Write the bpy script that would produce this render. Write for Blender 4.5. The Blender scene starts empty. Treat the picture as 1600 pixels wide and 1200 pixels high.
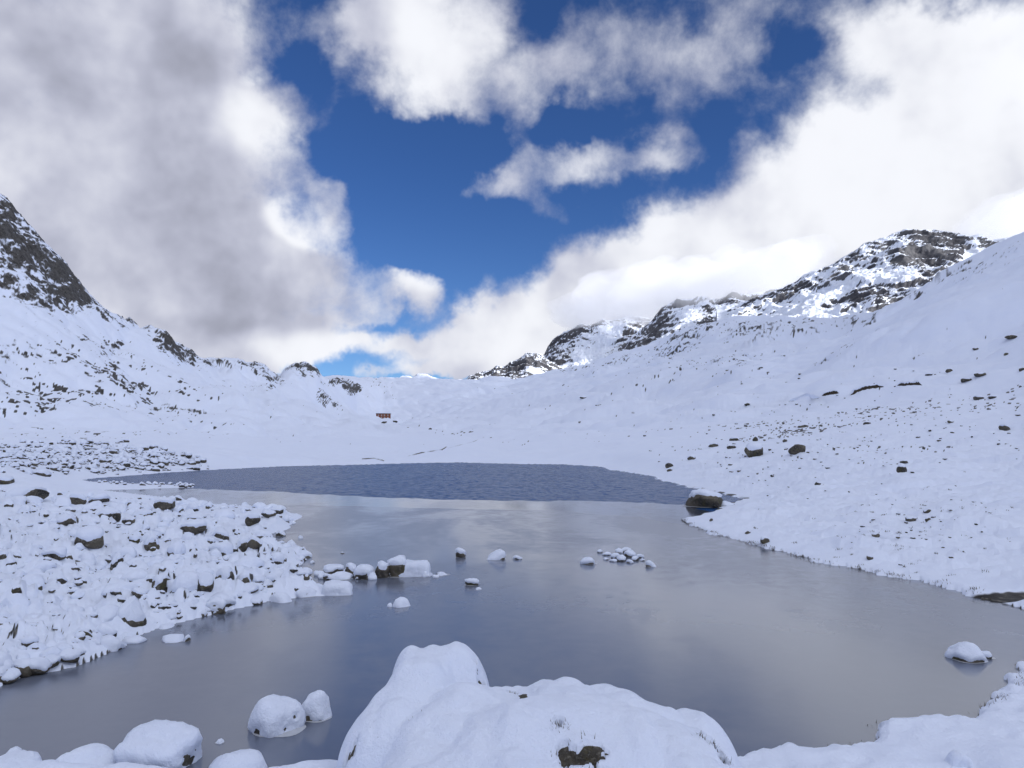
import bpy, bmesh, math, random
import numpy as np
from mathutils import Vector

SC = bpy.context.scene
COL = SC.collection
random.seed(7)
R = math.radians

# ------------------------------------------------------------------ camera
F = 1232.0                 # focal length in pixels of a 1600 px wide frame
EYE = 5.0                  # metres above the lake
PITCH = math.atan(80.0 / F)
CP, SP = math.cos(PITCH), math.sin(PITCH)
cam_d = bpy.data.cameras.new('camera')
cam_d.sensor_width = 36.0
cam_d.lens = 36.0 * F / 1600.0
cam_d.clip_start = 0.1
cam_d.clip_end = 40000
cam = bpy.data.objects.new('camera', cam_d)
cam.location = (0, 0, EYE)
cam.rotation_euler = (math.pi / 2 + PITCH, 0, 0)
COL.objects.link(cam)
SC.camera = cam

# ------------------------------------------------------------------ sun, exposure
SUN_AZ, SUN_EL = R(114), R(22)
SUN_DIR = Vector((math.sin(SUN_AZ) * math.cos(SUN_EL), math.cos(SUN_AZ) * math.cos(SUN_EL), math.sin(SUN_EL)))
sun_d = bpy.data.lights.new('sun', 'SUN')
sun_d.energy = 4.2
sun_d.angle = R(0.5)
sun_d.color = (1.0, 0.97, 0.92)
sun = bpy.data.objects.new('sun', sun_d)
sun.rotation_euler = SUN_DIR.to_track_quat('Z', 'Y').to_euler()
COL.objects.link(sun)
SC.view_settings.view_transform = 'Standard'
SC.view_settings.look = 'None'
SC.view_settings.gamma = 1.0
SC.view_settings.exposure = 0.40
SC.view_settings.use_curve_mapping = False
SC.render.engine = 'CYCLES'
SC.cycles.max_bounces = 10
SC.cycles.diffuse_bounces = 2
SC.cycles.glossy_bounces = 3
SC.cycles.volume_bounces = 8
SC.cycles.use_denoising = True


# ------------------------------------------------------------------ node helper
class NT:
    def __init__(self, tree):
        self.t = tree
        self.n = tree.nodes
        self.l = tree.links

    def put(self, sock, val):
        if val is None:
            return
        if isinstance(val, bpy.types.NodeSocket):
            self.l.new(val, sock)
        else:
            sock.default_value = val

    def math(self, op, a, b=None, c=None, clamp=False):
        n = self.n.new('ShaderNodeMath'); n.operation = op; n.use_clamp = clamp
        self.put(n.inputs[0], a); self.put(n.inputs[1], b); self.put(n.inputs[2], c)
        return n.outputs[0]

    def vmath(self, op, a, b=None, scale=None):
        n = self.n.new('ShaderNodeVectorMath'); n.operation = op
        self.put(n.inputs[0], a); self.put(n.inputs[1], b)
        if scale is not None:
            self.put(n.inputs['Scale'], scale)
        return n.outputs['Value'] if op in ('LENGTH', 'DOT_PRODUCT', 'DISTANCE') else n.outputs[0]

    def noise(self, vec, scale, detail=4.0, rough=0.5, lac=2.0, dist=0.0, color=False):
        n = self.n.new('ShaderNodeTexNoise')
        self.put(n.inputs['Vector'], vec)
        n.inputs['Scale'].default_value = scale
        n.inputs['Detail'].default_value = detail
        n.inputs['Roughness'].default_value = rough
        n.inputs['Lacunarity'].default_value = lac
        n.inputs['Distortion'].default_value = dist
        return n.outputs['Color'] if color else n.outputs[0]

    def ramp(self, x, lo, hi, a=0.0, b=1.0, smooth=True):
        n = self.n.new('ShaderNodeMapRange')
        n.interpolation_type = 'SMOOTHSTEP' if smooth else 'LINEAR'
        self.put(n.inputs[0], x)
        for i, v in enumerate((lo, hi, a, b)):
            self.put(n.inputs[1 + i], v)
        return n.outputs[0]

    def mixc(self, f, a, b):
        n = self.n.new('ShaderNodeMix'); n.data_type = 'RGBA'
        self.put(n.inputs[0], f); self.put(n.inputs[6], a); self.put(n.inputs[7], b)
        return n.outputs[2]

    def mapping(self, vec, loc=(0, 0, 0), rot=(0, 0, 0), scale=(1, 1, 1), kind='POINT'):
        n = self.n.new('ShaderNodeMapping'); n.vector_type = kind
        self.put(n.inputs[0], vec)
        n.inputs['Location'].default_value = loc
        if 'Rotation' in n.inputs:
            n.inputs['Rotation'].default_value = rot
        n.inputs['Scale'].default_value = scale
        return n.outputs[0]


def azel(u, v):
    x = (u - 800) / F; zz = (600 - v) / F
    d = Vector((x, CP - zz * SP, SP + zz * CP)).normalized()
    return math.degrees(math.atan2(d.x, d.y)), math.degrees(math.asin(d.z))


# ------------------------------------------------------------------ sky
def build_sky():
    W = bpy.data.worlds.new('World'); SC.world = W; W.use_nodes = True
    nt = W.node_tree; nt.nodes.clear(); N = NT(nt)
    out = nt.nodes.new('ShaderNodeOutputWorld')
    sky = nt.nodes.new('ShaderNodeTexSky'); sky.sky_type = 'NISHITA'; sky.sun_disc = False
    sky.sun_elevation = SUN_EL; sky.sun_rotation = SUN_AZ
    sky.altitude = 3000; sky.air_density = 1.0; sky.dust_density = 0.0; sky.ozone_density = 5.0
    tc = nt.nodes.new('ShaderNodeTexCoord'); D = tc.outputs['Generated']
    sep = nt.nodes.new('ShaderNodeSeparateXYZ'); N.put(sep.inputs[0], D)
    X, Y, Z = sep.outputs
    az = N.math('MULTIPLY', N.math('ARCTAN2', X, Y), 57.29578)
    el = N.math('MULTIPLY', N.math('ARCSINE', Z), 57.29578)
    cmb = nt.nodes.new('ShaderNodeCombineXYZ'); N.put(cmb.inputs[0], az); N.put(cmb.inputs[1], el)
    P0 = cmb.outputs[0]
    # warp the placement of the cloud masses so that no edge is regular
    wa = N.vmath('SUBTRACT', N.noise(D, 5.0, 3, 0.55, color=True), (0.5, 0.5, 0.5))
    wb = N.vmath('SUBTRACT', N.noise(D, 17.0, 4, 0.6, color=True), (0.5, 0.5, 0.5))
    P = N.vmath('ADD', N.vmath('ADD', P0, N.vmath('MULTIPLY', wa, (5, 4, 0))), N.vmath('MULTIPLY', wb, (4.5, 4.0, 0)))

    def field(lst, vec):
        acc = None
        for (u, v, su, sv, rot, w) in lst:
            a, e = azel(u, v)
            k = 1 / 21.5 * math.cos(R(a)) ** 2
            m = N.mapping(vec, (a, e, 0), (0, 0, R(rot)), (su * k, sv * k, 1), 'TEXTURE')
            d = N.vmath('LENGTH', m)
            val = N.ramp(d, 0.25, 1.25, w, 0.0)
            acc = val if acc is None else N.math('ADD', acc, val)
        return acc
    # (u, v, half width, half height, rotation, weight)
    cover = [
        (40, 120, 430, 330, 0, 1.35), (150, 400, 360, 230, -12, 1.35), (330, 90, 150, 180, 0, .75),
        (390, 230, 120, 110, -20, .8), (470, 450, 180, 75, -8, 1.0), (655, 462, 52, 44, 20, .95),
        (520, 318, 95, 55, -38, .62), (470, 375, 110, 50, -20, .8), (490, 150, 60, 60, 0, .35),
        (690, 55, 165, 135, 0, 1.0), (560, 35, 140, 75, 10, .75), (655, 150, 110, 55, 10, .4),
        (850, 150, 85, 55, 40, .50), (960, 60, 100, 75, 0, .46), (1100, 95, 95, 75, 0, .50),
        (1055, 175, 60, 45, -30, .24), (765, 300, 62, 38, 15, .60), (860, 265, 100, 40, 20, .52), (850, 330, 60, 26, -20, .30),
        (985, 250, 110, 44, 10, .60), (1200, 30, 70, 60, 0, .3), (1000, 100, 280, 120, 10, .17), (800, 165, 60, 55, 20, .30), (715, 185, 70, 36, 0, .22), (930, 140, 50, 60, 0, .25), (1180, 150, 60, 40, 0, .25), (820, 235, 40, 22, 0, .3), (1060, 235, 60, 30, 0, .3), (880, 60, 60, 110, 20, .22),
        (1420, 60, 200, 80, -15, .75), (1460, 330, 440, 310, 24, 1.5), (1180, 420, 400, 190, 27, 1.4),
        (900, 480, 240, 100, 26, 1.25), (760, 530, 190, 52, 14, .95), (1700, 250, 350, 420, 0, 1.1),
        (470, 528, 130, 38, 8, .95), (600, 545, 110, 24, 0, .75), (360, 530, 160, 60, 0, .9), (690, 582, 160, 16, 0, .7),
        (560, 590, 40, 12, 0, .5), (880, 560, 200, 40, 0, .8),
        (350, 350, 150, 100, 0, .5), (605, 330, 60, 110, 20, -.55), (700, 380, 90, 70, 30, -.7), (660, 250, 130, 70, 0, -.6), (1250, 60, 60, 50, 0, -.35),
        (480, 110, 40, 60, 0, -.35), (570, 512, 70, 12, 6, -.35), (850, 20, 50, 60, 0, -.3), (570, 240, 100, 70, 0, -.4), (700, 430, 60, 50, 30, -.5), (900, 205, 80, 30, 20, -.25),
    ]
    C = field(cover, P)
    fb = N.noise(D, 9.0, 11, 0.60, 2.1, 0.12)
    lo = N.noise(D, 6.0, 4, 0.5)
    fb2 = N.noise(N.vmath('ADD', D, tuple(0.03 * c for c in SUN_DIR)), 6.0, 4, 0.5)
    # beyond the frame: the same broken cloud deck by noise alone
    zz = N.math('ADD', N.math('ABSOLUTE', Z), 0.28)
    cg = nt.nodes.new('ShaderNodeCombineXYZ'); N.put(cg.inputs[0], N.math('DIVIDE', X, zz)); N.put(cg.inputs[1], N.math('DIVIDE', Y, zz))
    G = N.ramp(N.noise(cg.outputs[0], 0.9, 4, 0.5), 0.34, 0.60, 0.0, 1.15)
    win = N.math('MULTIPLY', N.ramp(N.math('ABSOLUTE', az), 34, 46, 1, 0), N.ramp(el, 29, 38, 1, 0))
    cov = N.math('ADD', N.math('MULTIPLY', C, win), N.math('MULTIPLY', G, N.math('SUBTRACT', 1.0, win)))
    dens = N.math('ADD', cov, N.math('MULTIPLY', N.math('SUBTRACT', fb, 0.5), 1.7))
    alpha = N.ramp(dens, 0.12, 1.18)
    # brightness of the cloud: sunlit masses, thick grey undersides
    shade = [
        (60, 80, 400, 190, 0, -.09), (120, 330, 420, 200, 0, -.08), (330, 330, 200, 130, 0, -.05), (330, 130, 160, 120, 0, -.05), (80, 500, 330, 110, 0, -.04),
        (450, 455, 230, 75, -8, -.20), (370, 210, 260, 260, 0, -.05), (395, 205, 80, 60, -25, .30), (410, 130, 30, 18, 30, .3), (475, 355, 70, 32, -25, .62), (560, 388, 50, 26, 0, .45),
        (665, 440, 52, 36, 0, .40), (470, 530, 120, 34, 0, .25), (330, 505, 120, 30, 0, -.10), (690, 70, 120, 100, 0, .16), (550, 45, 90, 80, 0, -.12),
        (1150, 380, 420, 170, 26, .16), (800, 520, 180, 50, 14, .14), (1450, 250, 300, 200, 0, .10), (1060, 480, 200, 45, 0, -.08), (1500, 60, 200, 80, 0, -.08),
        (1560, 330, 140, 80, 0, -.10),
    ]
    S = field(shade, N.vmath('ADD', P0, N.vmath('MULTIPLY', wa, (6, 5, 0))))
    S = N.math('MULTIPLY', S, win)
    relief = N.math('ADD', N.math('MULTIPLY', N.math('SUBTRACT', lo, fb2), 1.0), N.math('MULTIPLY', N.math('SUBTRACT', fb, 0.5), 0.22))
    soft = N.math('MULTIPLY', N.math('SUBTRACT', N.noise(D, 4.0, 4, 0.45), 0.5), 0.30)
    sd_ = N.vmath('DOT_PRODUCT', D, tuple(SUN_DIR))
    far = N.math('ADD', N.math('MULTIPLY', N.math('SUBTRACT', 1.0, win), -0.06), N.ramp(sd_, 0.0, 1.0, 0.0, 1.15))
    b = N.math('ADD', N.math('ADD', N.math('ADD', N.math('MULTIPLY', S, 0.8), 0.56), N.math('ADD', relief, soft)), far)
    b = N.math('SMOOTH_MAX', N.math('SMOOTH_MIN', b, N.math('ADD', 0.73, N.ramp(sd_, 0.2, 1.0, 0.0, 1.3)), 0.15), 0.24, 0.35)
    tint = N.mixc(N.ramp(b, 0.35, 0.75, 0, 1), (0.87, 0.905, 1.12, 1), (0.96, 0.978, 1.035, 1))
    ccol = N.vmath('SCALE', tint, scale=b)
    bg1 = nt.nodes.new('ShaderNodeBackground'); N.put(bg1.inputs[0], N.vmath('MULTIPLY', sky.outputs[0], N.mixc(N.ramp(el, 3, 20), (0.66, 0.76, 0.90, 1), (0.48, 0.63, 0.85, 1)))); bg1.inputs[1].default_value = 0.097
    bg2 = nt.nodes.new('ShaderNodeBackground'); N.put(bg2.inputs[0], ccol); bg2.inputs[1].default_value = 1.0
    mx = nt.nodes.new('ShaderNodeMixShader')
    N.put(mx.inputs[0], alpha); nt.links.new(bg1.outputs[0], mx.inputs[1]); nt.links.new(bg2.outputs[0], mx.inputs[2])
    nt.links.new(mx.outputs[0], out.inputs[0])
    W.cycles.sampling_method = 'NONE'


build_sky()


# ------------------------------------------------------------------ projection helpers
def pdir(u, v):
    x = (u - 800) / F; zz = (600 - v) / F
    return x, CP - zz * SP, SP + zz * CP


def at(u, v, Y):
    """world point seen at pixel (u, v) at depth Y"""
    x, y, z = pdir(u, v)
    return Vector((x / y * Y, Y, EYE + z / y * Y))


def on_plane(u, v, z=0.0):
    x, y, d = pdir(u, v)
    t = (z - EYE) / d
    return Vector((x * t, y * t, z))


def project(x, y, z):
    zz = z - EYE
    fwd = y * CP + zz * SP
    up = -y * SP + zz * CP
    fwd = np.where(fwd > 0.1, fwd, 0.1)
    return 800 + F * x / fwd, 600 - F * up / fwd


# ------------------------------------------------------------------ numpy noise
def _hash(ix, iy, iz, seed):
    h = (ix.astype(np.uint32) * np.uint32(374761393) + iy.astype(np.uint32) * np.uint32(668265263)
         + iz.astype(np.uint32) * np.uint32(2147483647) + np.uint32((seed * 362437 + 12345) & 0xffffffff))
    h = (h ^ (h >> np.uint32(13))) * np.uint32(1274126177)
    h = (h ^ (h >> np.uint32(16))) * np.uint32(2246822519)
    h = h ^ (h >> np.uint32(15))
    return h.astype(np.float32) * np.float32(1 / 4294967295.0)


def vnoise2(x, y, seed=0):
    fx = np.floor(x); fy = np.floor(y)
    ix = fx.astype(np.int64); iy = fy.astype(np.int64); z0 = np.zeros_like(ix)
    tx = (x - fx); ty = (y - fy)
    tx = tx * tx * tx * (tx * (tx * 6 - 15) + 10); ty = ty * ty * ty * (ty * (ty * 6 - 15) + 10)
    a = _hash(ix, iy, z0, seed); b = _hash(ix + 1, iy, z0, seed)
    c = _hash(ix, iy + 1, z0, seed); d = _hash(ix + 1, iy + 1, z0, seed)
    return a + (b - a) * tx + (c - a) * ty + (a - b - c + d) * tx * ty


def vnoise3(x, y, z, seed=0):
    fx = np.floor(x); fy = np.floor(y); fz = np.floor(z)
    ix = fx.astype(np.int64); iy = fy.astype(np.int64); iz = fz.astype(np.int64)
    tx = x - fx; ty = y - fy; tz = z - fz
    tx = tx * tx * (3 - 2 * tx); ty = ty * ty * (3 - 2 * ty); tz = tz * tz * (3 - 2 * tz)
    def lay(k):
        a = _hash(ix, iy, iz + k, seed); b = _hash(ix + 1, iy, iz + k, seed)
        c = _hash(ix, iy + 1, iz + k, seed); d = _hash(ix + 1, iy + 1, iz + k, seed)
        return a + (b - a) * tx + (c - a) * ty + (a - b - c + d) * tx * ty
    l0 = lay(0)
    return l0 + (lay(1) - l0) * tz


def fbm3(x, y, z, lam, octs, seed=0, gain=0.55, ridged=False):
    s = 0; a = 1; tot = 0
    for o in range(octs):
        k = 2.03 ** o / lam
        n = vnoise3(x * k + 13.7 * o, y * k - 7.1 * o, z * k + 3.3 * o, seed + o)
        if ridged:
            n = 1 - np.abs(2 * n - 1)
        s = s + a * n; tot += a; a *= gain
    return s / tot


def worley2(x, y, seed=0):
    ix = np.floor(x).astype(np.int64); iy = np.floor(y).astype(np.int64); z0 = np.zeros_like(ix)
    best = np.full(x.shape, 9.0); hid = np.zeros(x.shape)
    for dx in (-1, 0, 1):
        for dy in (-1, 0, 1):
            cx = ix + dx; cy = iy + dy
            px = cx + _hash(cx, cy, z0, seed); py = cy + _hash(cx, cy, z0, seed + 1)
            d = np.hypot(px - x, py - y)
            m = d < best
            best = np.where(m, d, best); hid = np.where(m, _hash(cx, cy, z0, seed + 2), hid)
    return best, hid


def sstep(a, b, x):
    t = np.clip((x - a) / (b - a), 0, 1)
    return t * t * (3 - 2 * t)


# ------------------------------------------------------------------ the lake outline (pixels on the water plane)
SHORE = [(150, 746), (250, 738.5), (340, 733), (430, 728), (540, 726), (640, 723), (720, 722), (800, 724), (880, 725), (930, 728),
         (985, 738), (1020, 744), (1050, 752), (1100, 765), (1160, 779), (1142, 789), (1110, 800), (1066, 812), (1076, 821), (1105, 833),
         (1190, 855), (1260, 876), (1350, 894), (1450, 911), (1510, 926), (1560, 946), (1610, 957), (1720, 985), (1700, 1015),
         (1625, 1035), (1600, 1048), (1596, 1085), (1565, 1104), (1535, 1120), (1500, 1131), (1430, 1131), (1362, 1135), (1352, 1160),
         (1290, 1176), (1230, 1182), (1165, 1190), (1080, 1205), (900, 1215), (700, 1215), (560, 1212), (420, 1215), (330, 1212),
         (240, 1206), (120, 1208), (40, 1200), (-40, 1205), (-200, 1190), (-260, 1140), (-120, 1098),
         (0, 1071), (60, 1056), (110, 1042), (180, 1010), (240, 986), (300, 966), (345, 956), (420, 941), (480, 934), (510, 931), (505, 924),
         (482, 914), (468, 906), (452, 897), (470, 880), (484, 868),
         (470, 860), (430, 852), (402, 842), (432, 835), (455, 822), (470, 807), (440, 799), (390, 794), (330, 790), (280, 780), (210, 771), (168, 766),
         (220, 765), (296, 761.5), (298, 758), (230, 756), (150, 757), (110, 751)]
LAKE = np.array([[p.x, p.y] for p in (on_plane(u, v) for u, v in SHORE)])


def lake_sd(x, y):
    """distance to the shore, negative on the lake"""
    shp = x.shape; x = x.ravel(); y = y.ravel()
    d2 = np.full(x.shape, 1e12); inside = np.zeros(x.shape, bool)
    near = (np.abs(x) < 160) & (y > -40) & (y < 260)
    xs = x[near]; ys = y[near]
    b2 = np.full(xs.shape, 1e12); ins = np.zeros(xs.shape, bool)
    n = len(LAKE)
    for i in range(n):
        ax, ay = LAKE[i]; bx, by = LAKE[(i + 1) % n]
        ex, ey = bx - ax, by - ay
        t = np.clip(((xs - ax) * ex + (ys - ay) * ey) / (ex * ex + ey * ey + 1e-9), 0, 1)
        dx = xs - ax - t * ex; dy = ys - ay - t * ey
        b2 = np.minimum(b2, dx * dx + dy * dy)
        if ay != by:
            c = ((ay > ys) != (by > ys)) & (xs < (bx - ax) * (ys - ay) / (by - ay) + ax)
            ins ^= c
    d2[near] = b2; inside[near] = ins
    d = np.sqrt(np.minimum(d2, 1e6))
    return np.where(inside, -d, d).reshape(shp)


# ------------------------------------------------------------------ valley terrain: profiles by bearing
TH = np.radians(np.concatenate([np.linspace(-180, -45, 271)[:-1], np.linspace(-45, 45, 4001), np.linspace(45, 180, 271)[1:]]))
I0, I1 = 270, 270 + 4000


def curve(nodes, smooth=12):
    """nodes: ('p', u, v, Y) seen points or ('t', bearing, r, z); returns r(th), z(th)"""
    pts = []
    for n in nodes:
        if n[0] == 'p':
            w = at(n[1], n[2], n[3]); pts.append((math.atan2(w.x, w.y), math.hypot(w.x, w.y), w.z))
        else:
            pts.append((R(n[1]), n[2], n[3]))
    pts.sort()
    t = np.array([p[0] for p in pts]); r = np.array([p[1] for p in pts]); z = np.array([p[2] for p in pts])
    rr = np.interp(TH, t, r); zz = np.interp(TH, t, z)
    if smooth:
        k = np.exp(-0.5 * (np.arange(-3 * smooth, 3 * smooth + 1) / smooth) ** 2); k /= k.sum()
        for a in (rr, zz):
            seg = np.pad(a[I0:I1 + 1], 3 * smooth, mode='edge')
            a[I0:I1 + 1] = np.convolve(seg, k, 'valid')
    return rr, zz


def P_(*l):
    return [('p',) + q for q in l]


def T_(*l):
    return [('t',) + q for q in l]


CURVES = [
    curve(T_((-180, 1.5, 3.3), (180, 1.5, 3.3))),
    curve(T_((-180, 5, 4.0), (-100, 5, 3.0), (-50, 5, 1.9), (50, 5, 1.9), (100, 5, 3.2), (180, 5, 4.0))),
    curve(T_((-180, 10.3, 5.5), (-100, 10.3, 2.5), (-50, 10.3, .4), (24, 10.3, .32), (50, 10.3, .45), (100, 10.3, 3.0), (180, 10.3, 5.5))),
    curve(T_((-180, 24, 9), (-100, 24, 2.5), (-45, 24, .55), (-20, 24, .45), (30, 24, .45), (45, 24, .9), (100, 24, 6.0), (180, 24, 9))),
    curve(T_((-180, 46, 18), (-100, 46, 5), (-60, 46, 1.6)) + P_((0, 800, 45), (150, 803, 45), (400, 808, 45), (800, 800, 46), (1200, 803, 46), (1450, 799, 45), (1600, 795, 44)) + T_((45, 48, 2.4), (100, 48, 16), (180, 46, 18)), 60),
    curve(T_((-180, 80, 30), (-100, 80, 9), (-60, 72, 3)) + P_((0, 744, 70), (200, 752, 80), (400, 735, 100), (800, 732, 110), (1000, 734, 96), (1150, 762, 68), (1300, 752, 62), (1450, 748, 59), (1600, 747, 56)) + T_((45, 62, 5), (100, 80, 32), (180, 80, 30)), 60),
    curve(T_((-180, 160, 55), (-100, 160, 25), (-55, 140, 7)) + P_((-100, 692, 125), (0, 700, 130), (150, 703, 140), (330, 708, 158), (500, 713, 158), (650, 713, 160), (800, 711, 160), (1000, 712, 120), (1150, 700, 112), (1300, 700, 94), (1450, 700, 84), (1600, 700, 77)) + T_((45, 80, 9), (100, 140, 70), (180, 160, 55)), 60),
    curve(T_((-180, 240, 80), (-100, 230, 60), (-55, 215, 22)) + P_((-100, 640, 195), (0, 650, 200), (150, 652, 210), (330, 662, 215), (500, 674, 250), (650, 684, 300), (800, 680, 280), (1000, 658, 230), (1150, 648, 195), (1300, 650, 148), (1450, 650, 124), (1600, 650, 109)) + T_((45, 112, 16), (100, 230, 130), (180, 240, 80)), 60),
    curve(T_((-180, 330, 110), (-100, 300, 95), (-55, 290, 55)) + P_((-100, 570, 255), (0, 598, 260), (150, 604, 285), (330, 640, 300), (500, 646, 400), (597, 666, 560), (650, 664, 600), (800, 650, 550), (1000, 618, 450), (1150, 598, 340), (1300, 600, 228), (1450, 600, 180), (1600, 600, 150)) + T_((45, 155, 30), (100, 330, 210), (180, 330, 110)), 60),
    curve(T_((-180, 420, 140), (-100, 380, 150), (-55, 370, 110)) + P_((-100, 440, 320), (0, 470, 345), (60, 492, 350), (150, 530, 375), (330, 602, 450), (430, 612, 560), (500, 622, 640), (560, 652, 820), (597, 659, 868), (640, 652, 900), (800, 620, 900), (1000, 582, 720), (1150, 562, 480), (1240, 566, 400), (1300, 548, 350), (1450, 525, 285), (1600, 495, 245)) + T_((45, 250, 72), (100, 480, 330), (180, 420, 140)), 30),
    # first skyline: the left mountain, the knolls, then the edge of the right-hand slope
    curve(T_((-180, 560, 170), (-100, 520, 230), (-55, 480, 220)) + P_((-120, 190, 440), (-40, 272, 430), (0, 310, 430), (14, 325, 430), (30, 343, 430), (45, 357, 432), (62, 376, 436), (80, 395, 440), (95, 415, 444), (108, 432, 448), (122, 448, 455), (138, 462, 465), (155, 476, 478), (190, 495, 500), (222, 510, 520), (240, 514, 530), (258, 517, 540), (272, 525, 550), (288, 542, 565), (303, 551, 590), (322, 561, 620), (340, 567, 650),
                                                                                (352, 564, 670), (372, 563, 690), (388, 567, 700), (398, 561.5, 710), (412, 563, 720), (424, 572, 735), (436, 579, 750), (442, 570, 760), (452, 564.5, 770), (468, 562.5, 780), (482, 567, 785), (494, 576, 790), (504, 589, 800), (520, 596, 840), (545, 602, 900), (560, 612, 980), (597, 625, 1040), (650, 615, 1100), (800, 602, 1100), (1000, 566, 900), (1100, 555, 680), (1180, 552, 560), (1240, 546, 520), (1280, 531, 500), (1310, 517, 480), (1360, 490, 470), (1400, 467, 460), (1450, 438, 450), (1520, 401, 440), (1560, 379, 435), (1600, 358, 430), (1660, 320, 430)) + T_((45, 520, 240), (100, 650, 440), (180, 560, 170)), 3),
    curve(T_((-180, 700, 190), (-100, 640, 260), (-55, 620, 200)) + P_((-40, 330, 560), (0, 380, 560), (150, 530, 600), (340, 590, 800), (500, 598, 1000), (545, 596, 1080), (650, 600, 1250), (800, 594, 1200), (1000, 557, 1000), (1100, 536, 820), (1180, 535, 720), (1240, 549, 640), (1310, 545, 600), (1450, 480, 600), (1600, 405, 600)) + T_((40, 600, 300), (48, 700, 430), (100, 780, 560), (130, 760, 540), (150, 700, 300), (180, 700, 190)), 12),
    # second skyline: the pass, the middle hillside, unseen ridge added to shade the valley
    curve(T_((-180, 1000, 200), (-100, 900, 230), (-55, 900, 130)) + P_((0, 600, 900), (340, 600, 1000), (480, 594, 1150), (520, 589, 1220), (545, 588, 1260), (575, 587, 1300), (600, 590, 1330), (640, 588, 1380), (660, 586, 1400), (700, 589, 1380), (745, 589, 1350), (800, 588, 1320), (840, 586, 1300), (870, 581, 1280), (905, 573, 1240), (940, 563, 1200), (1000, 548, 1120), (1040, 527, 1080), (1070, 512, 1060), (1110, 502, 1030), (1150, 496, 1000), (1200, 494, 960), (1250, 498, 940), (1300, 497, 920), (1350, 490, 910), (1450, 480, 900), (1600, 420, 900)) + T_((38, 950, 320), (46, 1050, 640), (60, 1050, 690), (100, 950, 690), (130, 950, 640), (150, 1000, 350), (180, 1000, 200)), 5),
    curve(T_((-180, 1900, 60), (-100, 1800, 60), (30, 1900, 60), (45, 1900, 250), (110, 1900, 300), (180, 1900, 60)), 12),
    curve(T_((-180, 4000, 10), (180, 4000, 10)), 0),
    curve(T_((-180, 15000, -40), (180, 15000, -40)), 0),
]
KR = np.array([c[0] for c in CURVES]); KZ = np.array([c[1] for c in CURVES])
for k in range(1, len(KR)):
    KR[k] = np.maximum(KR[k], KR[k - 1] * 1.03 + 0.3)


def pchip_slopes(x, y):
    h = np.diff(x, axis=0); d = np.diff(y, axis=0) / h
    m = np.zeros_like(y)
    w1 = 2 * h[1:] + h[:-1]; w2 = h[1:] + 2 * h[:-1]
    same = d[:-1] * d[1:] > 0
    with np.errstate(divide='ignore', invalid='ignore'):
        hm = (w1 + w2) / (w1 / d[:-1] + w2 / d[1:])
    m[1:-1] = np.where(same, hm, 0)
    m[0] = d[0]; m[-1] = d[-1]
    return m


KM = pchip_slopes(KR, KZ)


def knots_at(th):
    i = np.clip(np.searchsorted(TH, th) - 1, 0, len(TH) - 2)
    f = (th - TH[i]) / (TH[i + 1] - TH[i])
    return i, np.clip(f, 0, 1)


def base_height(x, y):
    th = np.arctan2(x, y); r = np.hypot(x, y)
    i, f = knots_at(th)
    z = np.full(x.shape, KZ[0, 0])
    for k in range(len(KR) - 1):
        r0 = KR[k][i] * (1 - f) + KR[k][i + 1] * f
        r1 = KR[k + 1][i] * (1 - f) + KR[k + 1][i + 1] * f
        m = (r >= r0) & (r <= r1)
        if not m.any():
            continue
        im = i[m]; fm = f[m]
        g = lambda A: A[im] * (1 - fm) + A[im + 1] * fm
        h = (r1 - r0)[m]; t = (r[m] - r0[m]) / h
        z0 = g(KZ[k]); z1 = g(KZ[k + 1]); m0 = g(KM[k]); m1 = g(KM[k + 1])
        t2 = t * t; t3 = t2 * t
        z[m] = (2 * t3 - 3 * t2 + 1) * z0 + (t3 - 2 * t2 + t) * h * m0 + (-2 * t3 + 3 * t2) * z1 + (t3 - t2) * h * m1
    return z


def ell(u, v, cu, cv, su, sv, rot=0, p=2):
    c, s = math.cos(R(rot)), math.sin(R(rot))
    a = ((u - cu) * c + (v - cv) * s) / su; b = (-(u - cu) * s + (v - cv) * c) / sv
    return np.exp(-(a * a + b * b) ** (p / 2))


def left_field(x, y, sd):
    """the boulder field along the left shore, 0..1"""
    r = np.hypot(x, y); th = np.degrees(np.arctan2(x, y))
    return sstep(-6, -9, th) * sstep(70, 58, r) * sstep(13, 15, r) * sstep(-0.2, 0.3, sd)


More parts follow.
